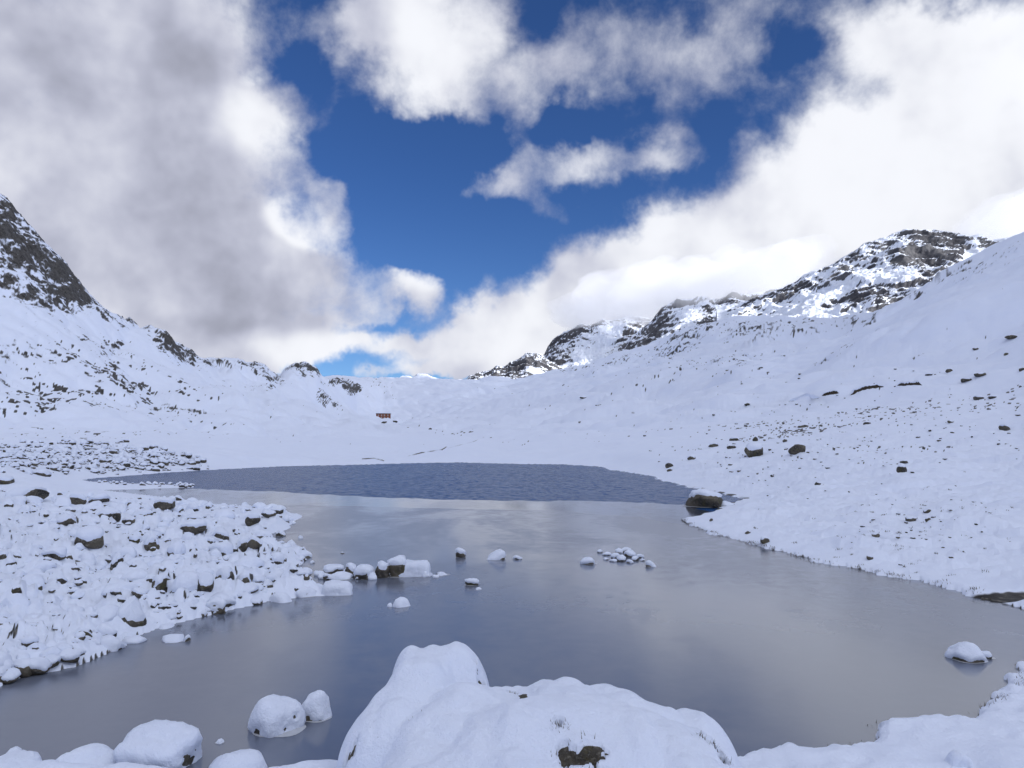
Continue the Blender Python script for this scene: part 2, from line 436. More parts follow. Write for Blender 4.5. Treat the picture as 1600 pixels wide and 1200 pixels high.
# bare rock of the mountainsides, mapped where it stands: (u, v, half w, half h, rot, weight)
ROCK = [(8, 352, 52, 46, 40, .72), (40, 388, 76, 32, 44, .66), (95, 432, 64, 20, 46, .72), (20, 425, 60, 26, 10, .62), (15, 440, 60, 18, 5, .52), (75, 462, 74, 24, 12, .62), (125, 478, 34, 10, 20, .35),
        (150, 478, 60, 8, 40, .45), (215, 507, 55, 5, 24, .55), (262, 535, 28, 20, 35, .70), (290, 552, 34, 12, 30, .65), (245, 528, 16, 12, 0, .4), (182, 540, 12, 7, 0, .45), (340, 570, 40, 6, 10, .6),
        (372, 571, 30, 8, 10, .60), (402, 575, 26, 13, 25, .60), (428, 592, 22, 9, 25, .55), (470, 575, 34, 12, 5, .58), (465, 586, 20, 7, 0, .4), (412, 605, 26, 5, 0, .45), (548, 603, 22, 8, 20, .65), (530, 596, 24, 7, 0, .5), (552, 610, 9, 7, 0, .5),
        (600, 602, 34, 7, 5, .42), (505, 622, 18, 9, 40, .38), (525, 636, 12, 7, 40, .40), (610, 620, 10, 12, 20, .3), (660, 587, 30, 3, 0, .35), (585, 592, 30, 4, 0, .35),
        (1090, 516, 60, 14, -20, .50), (1180, 515, 70, 16, -5, .55), (1050, 545, 60, 14, -20, .36), (1260, 512, 50, 16, 0, .50), (1150, 560, 90, 10, -10, .25), (960, 566, 60, 8, -18, .42), (900, 578, 40, 6, -10, .4), (1330, 505, 30, 14, 0, .5),
        (1465, 438, 46, 9, -30, .46), (1510, 415, 30, 9, -30, .42), (1420, 468, 40, 6, -28, .42), (1370, 492, 40, 4, -30, .4), (1530, 420, 50, 14, -20, .34), (1570, 395, 40, 12, -28, .3), (1330, 540, 60, 5, -28, .3),
        (150, 560, 150, 36, 22, .20), (190, 600, 160, 30, 18, .25), (60, 560, 90, 40, 20, .22), (280, 642, 70, 6, 4, .36), (60, 640, 60, 14, 5, .26), (30, 600, 60, 40, 10, .2)]
CUTS = [([(636, 713), (660, 707), (690, 703), (698, 698)], 1.1, .6), ([(566, 717), (585, 716), (600, 720)], 1.0, .7), ([(700, 700), (740, 690), (760, 681)], .9, .45),
        ([(1335, 560), (1352, 548)], .9, .6), ([(1420, 564), (1436, 555), (1452, 550)], .9, .75), ([(1475, 518), (1505, 496)], .8, .6), ([(1310, 552), (1325, 541)], .8, .55), ([(975, 647), (992, 645)], 1.2, .8), ([(1350, 645), (1385, 632)], .8, .5)]


def seg_mask(u, v, pts, w):
    b = np.full(u.shape, 1e9)
    for (a0, b0), (a1, b1) in zip(pts[:-1], pts[1:]):
        ex, ey = a1 - a0, b1 - b0
        t = np.clip(((u - a0) * ex + (v - b0) * ey) / (ex * ex + ey * ey), 0, 1)
        b = np.minimum(b, (u - a0 - t * ex) ** 2 + (v - b0 - t * ey) ** 2)
    return np.exp(-b / (w * w))


def rock_zone(x, y, z):
    u, v = project(x, y, z)
    f = np.zeros(x.shape)
    ok = (y > 100) & (u > -200) & (u < 1800) & (v < 760)
    uu, vv = u[ok], v[ok]
    g = np.zeros(uu.shape)
    for e in ROCK:
        g = np.maximum(g, e[5] * ell(uu, vv, *e[:5], p=3))
    f[ok] = g
    # off the frame: steep sides are bare too
    return f


def height(x, y, detail=True):
    r = np.hypot(x, y)
    sd = lake_sd(x, y)
    wob = (vnoise2(x / 1.3, y / 1.3, 5) - 0.5) * 0.55 * sstep(75, 45, r) + ((vnoise2(x / 0.5, y / 0.5, 6) - 0.5) * 0.34 * sstep(60, 30, r) + (vnoise2(x / 0.2, y / 0.2, 7) - 0.5) * 0.16 * sstep(28, 18, r)) * (.35 + .65 * sstep(-3, 3, x)) + (vnoise2(x / 6, y / 9, 16) - 0.5) * 1.3 * sstep(30, 90, r)
    sdw = sd + wob * (r < 250)
    B = base_height(x, y)
    k = np.where(r < 200, sstep(0.0, 7.0, sdw), 1.0)
    land = np.sqrt(np.clip(sdw / (0.12 + .011 * r), 0, 1))
    bank = (0.13 + 0.12 * vnoise2(x / .9, y / .9, 15) + 0.10 * vnoise2(x / .28, y / .28, 17)) * np.clip(1.1 - r / 75, .16, 1)
    h = np.where(sdw > 0, 0.03 + bank * land + np.maximum(B - 0.1, 0.05) * k, -0.06 - 0.9 * sstep(0, -5, sdw))
    if not detail:
        return h, sd, sdw, None
    n = np.zeros(x.shape)
    px = r / 850.0
    for o, lam in enumerate((0.22, 0.45, 0.9, 1.8, 3.6, 7.5, 15, 31, 62, 125)):
        w = np.clip(lam / (px * 2.2) - 1, 0, 1)
        m = w > 0.01
        if not m.any():
            continue
        amp = 0.11 * lam ** 0.9 if lam < 4 else 0.085 * lam ** 0.88
        if lam > 3:
            w = w * np.clip(sd / (lam * 2.5), 0, 1)
        n[m] += w[m] * amp * (vnoise2(x[m] / lam + 31.7 * o + .3 * y[m] / lam, y[m] / lam * .8 - 17.3 * o, 40 + o) - 0.5)
    h = h + n * np.where(sdw > 0, np.minimum(0.30 + 0.7 * k, 1.0) * sstep(0, .25, sdw), 0)
    h = np.where(sdw > 0, np.maximum(h, 0.025 + bank * land * .75), h)
    # gullies and drifts of the wide slopes
    m = (r > 110) & (r < 2000)
    if m.any():
        q = np.zeros(m.sum())
        for lam, amp in ((110, 9.0), (55, 7.5), (25, 4.2), (11, 2.0), (5, .8)):
            wv = np.clip(lam / (r[m] / 850 * 2.2) - 1, 0, 1)
            nn_ = vnoise2(x[m] / lam + .35 * y[m] / lam, y[m] / lam * .7, 140 + int(lam))
            q += wv * amp * (np.abs(2 * nn_ - 1) - .5)
        h[m] += q * sstep(110, 260, r[m]) * sstep(1, 14, h[m])
    # snowed-over boulders of the left field
    lf = left_field(x, y, sdw)
    m = lf > 0.01
    if m.any():
        b = np.zeros(m.sum())
        for lam, amp, sdn in ((1.9, 0.30, 61), (0.95, 0.28, 64), (0.5, 0.20, 67), (0.28, 0.11, 70)):
            f1, hid = worley2(x[m] / lam, y[m] / lam, sdn)
            b += amp * np.sqrt(np.clip(1 - (f1 / 0.62) ** 2, 0, 1)) * np.clip(hid * 1.6 - 0.3, 0, 1)
        h[m] += b * lf[m] * sstep(0, 1.0, sdw[m]) * (1 - .6 * sstep(38, 60, r[m]))
    # the rubble mound beyond the inlet
    m = (np.abs(x + 68) < 90) & (np.abs(y - 124) < 45)
    if m.any():
        xm, ym = x[m], y[m]
        g = np.exp(-((xm + 68) / 30) ** 2 - ((ym - 126) / 12) ** 2) * sstep(0, 6, sdw[m])
        h[m] += g * (1.5 + 1.4 * (vnoise2(xm / 6, ym / 6, 55) - .4) + .9 * (vnoise2(xm / 2.2, ym / 2.2, 56) - .5))
    # hummocks of the grassy bank on the right
    rb = sstep(8, 14, np.degrees(np.arctan2(x, y))) * sstep(170, 70, r) * sstep(.2, 3.0, sdw) * sstep(17, 24, r)
    m = rb > .02
    if m.any():
        q = np.zeros(m.sum())
        for lam, amp in ((5.0, .55), (2.4, .50), (1.1, .34), (.5, .18), (.26, .09)):
            wv = np.clip(lam / (r[m] / 850 * 2.0) - 1, 0, 1)
            nn_ = vnoise2(x[m] / lam + .5 * y[m] / lam, y[m] / lam, 110 + int(lam * 10))
            q += wv * amp * (.6 * np.abs(2 * nn_ - 1) ** .7 + .5 * nn_ - .42)
        h[m] = np.maximum(h[m] + q * rb[m], np.minimum(h[m], .12 + .03 * sdw[m]))
    e = on_plane(1575, 940); q = np.hypot((x - e.x) / 1.5, (y - e.y) / 0.5)
    m = q < 1.6
    if m.any():
        h[m] = np.where(sdw[m] > 0, h[m] * sstep(.7, 1.5, q[m]) + (1 - sstep(.7, 1.5, q[m])) * (.035 + .03 * vnoise2(x[m] / .2, y[m] / .2, 19)), h[m])
    # rock relief on the steep mountainsides
    zr = rock_zone(x, y, h)
    m = zr > 0.03
    if m.any():
        xm, ym, zm = x[m], y[m], h[m]
        sc = np.clip(r[m] / 500.0, 0.5, 1.15)
        rel = (fbm3(xm, ym, zm, 30, 2, 80, ridged=True) - 0.55) * 8.0 + (fbm3(xm, ym, zm * 1.5, 9, 5, 90, 0.62, ridged=True) - 0.55) * 8.0
        h[m] += rel * sc * np.clip(zr[m] * 1.3, 0, 1) ** 1.2
    return h, sd, sdw, zr


def ground_z(x, y):
    return float(height(np.array([float(x)]), np.array([float(y)]))[0][0])


def set_attr(me, name, arr):
    a = me.attributes.new(name, 'FLOAT', 'POINT')
    a.data.foreach_set('value', np.ascontiguousarray(arr, dtype=np.float32).ravel())


def raw_mesh(name, co, faces_flat, nper, smooth=True):
    me = bpy.data.meshes.new(name)
    nf = len(faces_flat) // nper
    me.vertices.add(len(co)); me.vertices.foreach_set('co', np.ascontiguousarray(co, dtype=np.float32).ravel())
    me.loops.add(len(faces_flat)); me.loops.foreach_set('vertex_index', np.ascontiguousarray(faces_flat, dtype=np.int32))
    me.polygons.add(nf); me.polygons.foreach_set('loop_start', np.arange(0, nf * nper, nper, dtype=np.int32))
    me.polygons.foreach_set('loop_total', np.full(nf, nper, dtype=np.int32))
    me.polygons.foreach_set('use_smooth', np.full(nf, smooth, dtype=bool))
    me.update(calc_edges=True)
    return me


def grid_faces(nr, nc, wrap=False):
    j = np.arange(nr - 1)[:, None]; i = np.arange(nc if wrap else nc - 1)[None, :]
    i2 = (i + 1) % nc
    return np.stack([j * nc + i, j * nc + i2, (j + 1) * nc + i2, (j + 1) * nc + i], -1).reshape(-1)


def add(name, me, mat, parent=None, loc=(0, 0, 0), rz=0.0, sc=None):
    if mat is not None and len(me.materials) == 0:
        me.materials.append(mat)
    o = bpy.data.objects.new(name, me); COL.objects.link(o)
    o.location = loc; o.rotation_euler = (0, 0, rz)
    if sc is not None:
        o.scale = sc
    if parent is not None:
        o.parent = parent
    return o


def tag(o, label=None, cat=None, group=None, kind=None):
    if label: o['label'] = label
    if cat: o['category'] = cat
    if group: o['group'] = group
    if kind: o['kind'] = kind
    return o


def empty(name, loc=(0, 0, 0), rz=0.0):
    o = bpy.data.objects.new(name, None); COL.objects.link(o)
    o.location = loc; o.rotation_euler = (0, 0, rz); o.empty_display_size = 0.2
    return o


# ------------------------------------------------------------------ materials
def new_mat(name):
    m = bpy.data.materials.new(name); m.use_nodes = True
    nt = m.node_tree; N = NT(nt)
    b = nt.nodes['Principled BSDF']
    return m, N, b


def geo_pos(N):
    g = N.n.new('ShaderNodeNewGeometry')
    return g.outputs['Position'], g.outputs['Normal']


def bump(N, b, hgt, strength, dist):
    n = N.n.new('ShaderNodeBump'); n.inputs['Strength'].default_value = strength; n.inputs['Distance'].default_value = dist
    N.put(n.inputs['Height'], hgt); N.l.new(n.outputs[0], b.inputs['Normal'])


SNOW = (0.715, 0.78, 0.94, 1)
SNOW2 = (0.775, 0.83, 0.955, 1)


def rock_colour(N, pos, sc, warm=(0.115, 0.10, 0.075, 1)):
    a = N.noise(pos, 1.3 * sc, 5, 0.6)
    b = N.noise(pos, 9.0 * sc, 4, 0.6)
    c1 = N.mixc(N.ramp(a, .35, .68), (0.028, 0.026, 0.025, 1), warm)
    return N.mixc(N.ramp(b, .5, .72), c1, (0.17, 0.16, 0.14, 1))


def mat_ground():
    m, N, b = new_mat('snow_ground')
    pos, nor = geo_pos(N)
    at_ = N.n.new('ShaderNodeAttribute'); at_.attribute_name = 'rock'
    fine = N.math('SUBTRACT', N.noise(pos, 2.2, 4, 0.6), 0.5)
    fac = N.ramp(N.math('ADD', at_.outputs['Fac'], N.math('MULTIPLY', fine, 0.5)), 0.30, 0.64)
    sn = N.mixc(N.noise(pos, 0.35, 5, 0.6), SNOW, SNOW2)
    rk = rock_colour(N, pos, 0.35, (0.085, 0.082, 0.082, 1))
    N.put(b.inputs['Base Color'], N.mixc(fac, sn, rk))
    b.inputs['Roughness'].default_value = 0.7
    b.inputs['Specular IOR Level'].default_value = 0.2
    h = N.math('ADD', N.noise(pos, 3.5, 5, 0.6), N.math('MULTIPLY', N.noise(pos, 14, 3, 0.6), 0.3))
    bump(N, b, h, 0.45, 0.10)
    return m


def mat_mountain():
    m, N, b = new_mat('mountain_rock_snow')
    pos, nor = geo_pos(N)
    at_ = N.n.new('ShaderNodeAttribute'); at_.attribute_name = 'rock'
    fine = N.math('SUBTRACT', N.noise(pos, 0.16, 5, 0.65), 0.5)
    fac = N.ramp(N.math('ADD', at_.outputs['Fac'], N.math('MULTIPLY', fine, 0.7)), 0.38, 0.60)
    a = N.noise(pos, 0.03, 5, 0.6); c = N.noise(pos, 0.3, 4, 0.6)
    rk = N.mixc(N.ramp(a, .35, .65), (0.058, 0.058, 0.068, 1), (0.12, 0.12, 0.13, 1))  # rock tones lifted bluish grey: aerial haze put into the colour
    rk = N.mixc(N.ramp(c, .58, .78), rk, (0.20, 0.195, 0.20, 1))
    N.put(b.inputs['Base Color'], N.mixc(fac, SNOW2, rk))
    b.inputs['Roughness'].default_value = 0.8
    b.inputs['Specular IOR Level'].default_value = 0.1
    bump(N, b, N.noise(pos, 0.12, 6, 0.65), 0.9, 5.0)
    return m


def mat_rock(name='rock', moss=0.3, sc=1.0):
    m, N, b = new_mat(name)
    pos, nor = geo_pos(N)
    rk = rock_colour(N, pos, sc)
    mo = N.ramp(N.noise(pos, 2.5 * sc, 4, .6), 0.62 - moss * .3, 0.80 - moss * .3)
    N.put(b.inputs['Base Color'], N.mixc(mo, rk, (0.075, 0.068, 0.032, 1)))
    b.inputs['Roughness'].default_value = 0.75
    b.inputs['Specular IOR Level'].default_value = 0.3
    bump(N, b, N.noise(pos, 6 * sc, 6, .65), 0.8, 0.06)
    return m


def mat_snow(name='snow', sc=1.0, holes=0.0):
    m, N, b = new_mat(name)
    pos, nor = geo_pos(N)
    N.put(b.inputs['Base Color'], N.mixc(N.noise(pos, .8, 4, .6), SNOW, SNOW2))
    b.inputs['Roughness'].default_value = 0.65
    b.inputs['Specular IOR Level'].default_value = 0.2
    h = N.math('ADD', N.noise(pos, 6.5 * sc, 6, 0.6), N.math('MULTIPLY', N.noise(pos, 34 * sc, 3, 0.6), 0.3))
    bump(N, b, h, 0.6, 0.09)
    return m


def mat_dusted(name='dusted_stone'):
    """small stones under one mantle of snow: bare on their steep sides"""
    m, N, b = new_mat(name)
    pos, nor = geo_pos(N)
    sp = N.n.new('ShaderNodeSeparateXYZ'); N.put(sp.inputs[0], nor)
    f = N.ramp(N.math('ADD', sp.outputs[2], N.math('MULTIPLY', N.math('SUBTRACT', N.noise(pos, 1.7, 4, .6), .5), 1.5)), -0.02, 0.18)
    N.put(b.inputs['Base Color'], N.mixc(f, rock_colour(N, pos, 1.0), SNOW))
    b.inputs['Roughness'].default_value = 0.7
    b.inputs['Specular IOR Level'].default_value = 0.2
    bump(N, b, N.noise(pos, 6, 5, .6), 0.4, 0.05)
    return m


def mat_ice(name, frost, rough, base, base2):
    m, N, b = new_mat(name)
    pos, nor = geo_pos(N)
    st = N.mapping(pos, scale=(0.10, 0.045, 1))
    n1 = N.noise(st, 1.6, 5, 0.6, dist=0.6)
    n2 = N.noise(pos, 1.6, 5, 0.65)
    f = N.ramp(N.math('ADD', n1, N.math('MULTIPLY', N.math('SUBTRACT', n2, .5), .35)), .35, .68)
    N.put(b.inputs['Base Color'], N.mixc(f, base, base2))
    N.put(b.inputs['Roughness'], N.ramp(f, 0, 1, rough * 0.8, rough * 1.25))
    b.inputs['IOR'].default_value = 1.5
    b.inputs['Specular IOR Level'].default_value = frost
    b.inputs['Specular Tint'].default_value = (0.86, 0.92, 1.0, 1)
    bump(N, b, N.math('ADD', N.noise(pos, 0.6, 4, .5), N.math('MULTIPLY', N.noise(pos, 7.0, 4, .6), .05)), 0.02, 0.05)
    return m


def mat_water():
    m, N, b = new_mat('open_water')
    pos, nor = geo_pos(N)
    b.inputs['Base Color'].default_value = (0.018, 0.066, 0.19, 1)
    b.inputs['Roughness'].default_value = 0.26
    b.inputs['IOR'].default_value = 1.34
    b.inputs['Specular IOR Level'].default_value = 0.22
    st = N.mapping(pos, scale=(1.0, 0.75, 1))
    h = N.math('ADD', N.noise(st, 1.3, 4, 0.6), N.math('MULTIPLY', N.noise(st, 4.5, 3, .6), 0.4))
    bump(N, b, h, 1.0, 0.16)
    return m


def mat_plain(name, col, rough=0.7, var=0.25, sc=6.0):
    m, N, b = new_mat(name)
    pos, nor = geo_pos(N)
    c2 = tuple(c * (1 - var) for c in col[:3]) + (1,)
    N.put(b.inputs['Base Color'], N.mixc(N.noise(pos, sc, 4, .6), tuple(col[:3]) + (1,), c2))
    b.inputs['Roughness'].default_value = rough
    return m


M = {'ground': mat_ground(), 'mountain': mat_mountain(), 'rock': mat_rock(), 'snow': mat_snow(), 'dusted': mat_dusted(),
     'wetrock': mat_rock('mossy_rock', 0.35, 2.2),
     'ice': mat_ice('lake_ice', 0.85, 0.21, (0.122, 0.142, 0.195, 1), (0.145, 0.163, 0.212, 1)),
     'thin_ice': mat_ice('thin_ice', 0.6, 0.13, (0.045, 0.06, 0.095, 1), (0.085, 0.10, 0.14, 1)),
     'rim': mat_plain('rim_ice', (0.55, 0.58, 0.64), 0.4), 'water': mat_water(),
     'soil': mat_plain('bare_soil', (0.062, 0.046, 0.028), 0.9, 0.6, 1.2), 'grass': mat_plain('dead_grass', (0.075, 0.058, 0.035), 0.8, 0.5, 20.0),
     'red': mat_plain('red_timber', (0.24, 0.072, 0.034), 0.7, 0.4, 1.0), 'shutter': mat_plain('white_frame', (0.62, 0.60, 0.58)), 'pane': mat_plain('pane', (0.30, 0.30, 0.33), 0.2),
     'stonewall': mat_plain('stone_base', (0.10, 0.09, 0.085), 0.9, 0.5, 1.0), 'door': mat_plain('dark_door', (0.06, 0.03, 0.02))}


# ------------------------------------------------------------------ build the valley ground
def build_ground():
    thd = np.concatenate([np.linspace(-180, -50, 90, endpoint=False), np.linspace(-50, -36, 90, endpoint=False),
                          np.linspace(-36, 36, 860, endpoint=False), np.linspace(36, 50, 80, endpoint=False), np.linspace(50, 180, 91)])[:-1]
    th = np.radians(thd)
    i, f = knots_at(th)
    KRc = KR[:, i] * (1 - f) + KR[:, i + 1] * f
    rows = []
    counts = [6, 10, 110, 90, 60, 50, 46, 44, 46, 74, 14, 44, 8, 4, 4]
    for k, n in enumerate(counts):
        t = np.arange(n) / n
        rows.append(KRc[k][None, :] * (KRc[k + 1] / KRc[k])[None, :] ** t[:, None])
    rows.append(KRc[-1][None, :])
    rr = np.concatenate(rows, 0)
    x = rr * np.sin(th)[None, :]; y = rr * np.cos(th)[None, :]
    nr, nc = rr.shape
    h, sd, sdw, zr = height(x.ravel(), y.ravel())
    xf, yf = x.ravel(), y.ravel()
    co = np.stack([xf, yf, h], -1)
    # slope from the grid
    g = co.reshape(nr, nc, 3)
    du = np.roll(g, -1, 1) - np.roll(g, 1, 1); dv = np.gradient(g, axis=0)
    nn = np.cross(du, dv); nn /= np.linalg.norm(nn, axis=-1, keepdims=True) + 1e-9
    steep = 1 - np.abs(nn[..., 2]).ravel()
    r = np.hypot(xf, yf)
    rock = np.zeros(len(xf))
    u, v = project(xf, yf, h)
    m = zr > 0.02
    n1 = fbm3(xf[m], yf[m], h[m] * 1.8, 7.0, 5, 7, 0.88)
    rock[m] = zr[m] - 0.02 + (n1 - 0.5) * 3.0 + np.clip(steep[m] - 0.30, -.3, .4) * 1.1
    rock[m] = np.clip(rock[m], 0, 1.2) * (zr[m] > 0.05)
    inview = (yf > 90) & (u > -200) & (u < 1800)
    for pts, w, s in CUTS:
        ii = np.where(inview & (u > min(p[0] for p in pts) - 8) & (u < max(p[0] for p in pts) + 8) & (v < 730))[0]
        nz = vnoise2(xf[ii] / (r[ii] / 150), yf[ii] / (r[ii] / 150), 77)
        rock[ii] = np.maximum(rock[ii], seg_mask(u[ii], v[ii], pts, w) * s * (0.55 + 0.9 * nz))
    # small stones and tufts too far off to build
    sp = np.zeros(len(xf))
    ii = np.where((r > 45) & (r < 1500) & (sd > 0.5))[0]
    tt = np.arctan2(xf[ii], yf[ii]) / 0.0042; lr = np.log(r[ii]) / 0.0072
    f1 = vnoise2(tt + 3 * vnoise2(tt / 7, lr / 7, 25), lr, 21) * .65 + vnoise2(tt * 2.3, lr * 2.3, 22) * .35
    dens = vnoise2(xf[ii] / 26, yf[ii] / 26, 23) * 0.5 + vnoise2(xf[ii] / 8, yf[ii] / 8, 24) * 0.5
    uu, vv = u[ii], v[ii]
    calm_ = np.where((r[ii] < 260) & (np.arctan2(xf[ii], yf[ii]) < .16), sstep(25, 70, sd[ii]), 1.0)
    zone = 0.08 + 0.40 * ell(uu, vv, 1400, 660, 330, 70, -6) + 0.30 * ell(uu, vv, 1200, 690, 220, 50) + 0.55 * ell(uu, vv, 190, 595, 190, 50, 15) + 0.5 * ell(uu, vv, 60, 625, 130, 40) \
        + 0.45 * ell(uu, vv, 700, 672, 90, 12, 10) + .35 * ell(uu, vv, 100, 700, 220, 30) + .3 * ell(uu, vv, 1080, 575, 170, 40, -15)
    spot = sstep(0.0, 0.09, f1 - (0.90 - .52 * zone * calm_ * sstep(0.3, 0.75, dens)))
    rock[ii] = np.maximum(rock[ii], spot * 0.95)
    f3 = vnoise2(tt * 1.7, lr * 1.2, 27) * .5 + vnoise2(tt * .6, lr * .5, 28) * .5
    rock[ii] = np.maximum(rock[ii], (.10 + .9 * zone) * calm_ * .34 * sstep(.35, .9, f3))
    # dark gaps between the snowed-over stones of the left field
    ii = np.where(left_field(xf, yf, sdw) > .2)[0]
    gap = sstep(.36, .66, steep[ii] + .55 * (fbm3(xf[ii], yf[ii], h[ii], .7, 3, 35) - .5)) * sstep(.42, .62, vnoise2(xf[ii] / 2.6, yf[ii] / 2.6, 36) * .6 + vnoise2(xf[ii] / .6, yf[ii] / .6, 37) * .4)
    rock[ii] = np.maximum(rock[ii], gap)
    # wet bare edge at the waterline
    ii = np.where((sdw < 0.6) & (sdw > -1.5) & (r < 250))[0]
    edge = sstep(0.10, 0.03, h[ii]) * (0.25 + 0.9 * vnoise2(xf[ii] / 0.8, yf[ii] / 0.8, 33)) * sstep(95, 60, r[ii]) * (.15 + .85 * sstep(-2, 3, xf[ii]))
    rock[ii] = np.maximum(rock[ii], np.clip(edge, 0, 1))
    # muddy cove on the right
    e = on_plane(1575, 940); q = np.hypot((xf - e.x) / 1.5, (yf - e.y) / 0.5)
    rock = np.maximum(rock, np.where(q < 1.4, sstep(1.25, .8, q + (vnoise2(xf / .5, yf / .5, 34) - .5) * .5), 0))
    me = raw_mesh('valley_ground', co, grid_faces(nr, nc, True), 4)
    set_attr(me, 'rock', rock)
    o = add('valley_ground', me, M['ground'])
    tag(o, 'snow covered valley floor and slopes around the lake', kind='structure')


build_ground()


# ------------------------------------------------------------------ far mountains
def build_mountain(name, label, sky, depth, foot, foot_depth, back, nc, nr, amp, rockbias, seed, snowpatch=()):
    """sky: skyline pixels; foot: pixel row where the mesh dives behind nearer ground"""
    us = np.linspace(sky[0][0], sky[-1][0], nc)
    vs = np.interp(us, [s[0] for s in sky], [s[1] for s in sky])
    ds = np.interp(us, [d[0] for d in depth], [d[1] for d in depth])
    vf = np.interp(us, [s[0] for s in foot], [s[1] for s in foot]); vf = np.maximum(vf, vs + 3)
    t = np.linspace(0, 1, nr)
    P = np.zeros((nr, nc, 3))
    for j in range(nr):
        tt = t[j]
        if tt < 0.80:
            q = tt / 0.80
            v = vf + (vs - vf) * q
            Y = foot_depth + (ds - foot_depth) * (q ** 0.9)
        else:
            q = (tt - 0.80) / 0.20
            v = vs; Y = ds + back * q
        x, yy, z = (us - 800) / F, CP - (600 - v) / F * SP, SP + (600 - v) / F * CP
        P[j, :, 0] = x / yy * Y; P[j, :, 1] = Y
        P[j, :, 2] = EYE + z / yy * Y
        if tt >= 0.80:
            P[j, :, 0] = (us - 800) / F / (CP - (600 - vs) / F * SP) * (ds + back * q * .7)
            P[j, :, 2] = (EYE + z / yy * ds) * (1 - 0.75 * q) - 40 * q
    X, Y, Z = P[..., 0].ravel(), P[..., 1].ravel(), P[..., 2].ravel()
    tt = np.repeat(t, nc)
    crest = np.clip(1 - np.abs(tt - 0.80) / 0.05, 0, 1)
    big = fbm3(X, Y, Z * .6, amp * 5.0, 3, seed, ridged=True) - 0.55
    mid = fbm3(X, Y, Z * .8, amp * 1.6, 4, seed + 9, ridged=True) - 0.55
    fine = fbm3(X, Y, Z, amp * 0.5, 4, seed + 21, .6, ridged=True) - 0.5
    d = (big * 2.3 * (1 - 0.75 * crest) + mid * 1.0 * (1 - .5 * crest) + fine * 0.45) * amp
    ends = np.minimum(np.tile(np.linspace(0, 1, nc), nr), 1 - np.tile(np.linspace(0, 1, nc), nr))
    d *= np.clip(ends / 0.04, 0, 1)
    Y2 = Y - d * 0.7; Z2 = Z + d * 0.6
    co = np.stack([X, Y2, Z2], -1)
    g = co.reshape(nr, nc, 3)
    nn = np.cross(np.gradient(g, axis=1), np.gradient(g, axis=0)); nn /= np.linalg.norm(nn, axis=-1, keepdims=True) + 1e-9
    nz = np.abs(nn[..., 2]).ravel()
    u, v = project(X, Y2, Z2)
    n1 = fbm3(X + .9 * Z, Y, Z * .55, amp * .8, 5, seed + 40, 0.75) - .5
    n0 = fbm3(X, Y, Z, amp * 3.5, 2, seed + 47) - .5
    st = Z2 + .45 * X + 14 * vnoise3(X / 60, Y / 60, Z2 / 60, seed + 3)
    led = vnoise3(st / (amp * .32), X / (amp * 3), Y / (amp * 3), seed + 60) * .6 + vnoise3(st / (amp * .15), X / amp, Y / amp, seed + 61) * .4 - .5
    rock = 0.44 + (0.68 - nz) * 1.25 + n1 * 1.9 + n0 * .9 + led * .7 + rockbias
    for (cu, cv, su, sv, rot, w) in snowpatch:
        rock -= w * ell(u, v, cu, cv, su, sv, rot)
    me = raw_mesh(name, co, grid_faces(nr, nc), 4)
    set_attr(me, 'rock', np.clip(rock, 0, 1))
    o = add(name, me, M['mountain'])
    tag(o, label, kind='structure')
    return o


build_mountain('mountain', 'sunlit rocky snow peak on the right skyline',
               [(1120, 482), (1160, 474), (1215, 460), (1235, 447), (1250, 436), (1262, 429), (1282, 424), (1300, 417), (1320, 405), (1345, 387), (1360, 380), (1380, 372), (1400, 366), (1420, 363), (1440, 362), (1460, 363), (1478, 365), (1495, 366), (1510, 371), (1525, 374), (1545, 379), (1580, 376), (1640, 362), (1700, 350)],
               [(1120, 1900), (1250, 1850), (1440, 1900), (1700, 2000)], [(1120, 545), (1300, 540), (1450, 520), (1700, 460)], 1250, 700, 400, 200, 26, 0.03, 300,
               [(1310, 448, 50, 12, -18, .8), (1400, 432, 52, 13, -12, 1.0), (1515, 400, 10, 28, 25, 1.0), (1260, 470, 60, 16, -10, .6), (1290, 500, 70, 14, -10, .5), (1230, 500, 80, 20, 0, .4), (1440, 400, 60, 22, 0, -.35), (1300, 470, 28, 10, -20, -.1), (1340, 462, 18, 13, 0, -.4), (1370, 456, 16, 12, 0, -.4), (1450, 428, 20, 18, -30, -.4)])
build_mountain('mountain', 'grey rocky ridge disappearing into cloud behind the snow slope',
               [(960, 575), (985, 532), (1000, 519), (1015, 507), (1030, 489), (1042, 479), (1055, 472), (1080, 470), (1100, 466), (1122, 470), (1140, 460), (1170, 462), (1200, 457), (1240, 452), (1290, 456), (1340, 470)],
               [(960, 2300), (1340, 2400)], [(960, 590), (1100, 540), (1340, 520)], 1600, 700, 300, 130, 26, 0.12, 500, [(1065, 500, 22, 14, 20, .5)])
build_mountain('mountain', 'steep grey crag with a snow gully, its top in the cloud',
               [(838, 592), (846, 566), (856, 543), (866, 530), (880, 521), (892, 516), (908, 508), (922, 511), (940, 502), (955, 504), (975, 497), (1000, 498), (1030, 505), (1080, 520)],
               [(838, 2700), (1080, 2800)], [(838, 600), (1080, 570)], 1900, 700, 280, 120, 26, 0.14, 700, [(938, 540, 14, 30, 35, 1.0), (905, 555, 10, 16, 20, .9), (965, 515, 12, 10, 30, .4)])
build_mountain('mountain', 'low dark rocky shoulder above the pass',
               [(728, 593), (745, 588), (760, 582), (775, 577), (790, 575), (800, 567), (812, 562), (822, 554), (834, 555), (845, 557), (858, 566), (875, 574), (895, 580), (920, 590)],
               [(728, 1800), (920, 1900)], [(728, 600), (920, 605)], 1500, 500, 220, 80, 14, 0.30, 900, [(842, 582, 9, 7, 20, .9)])


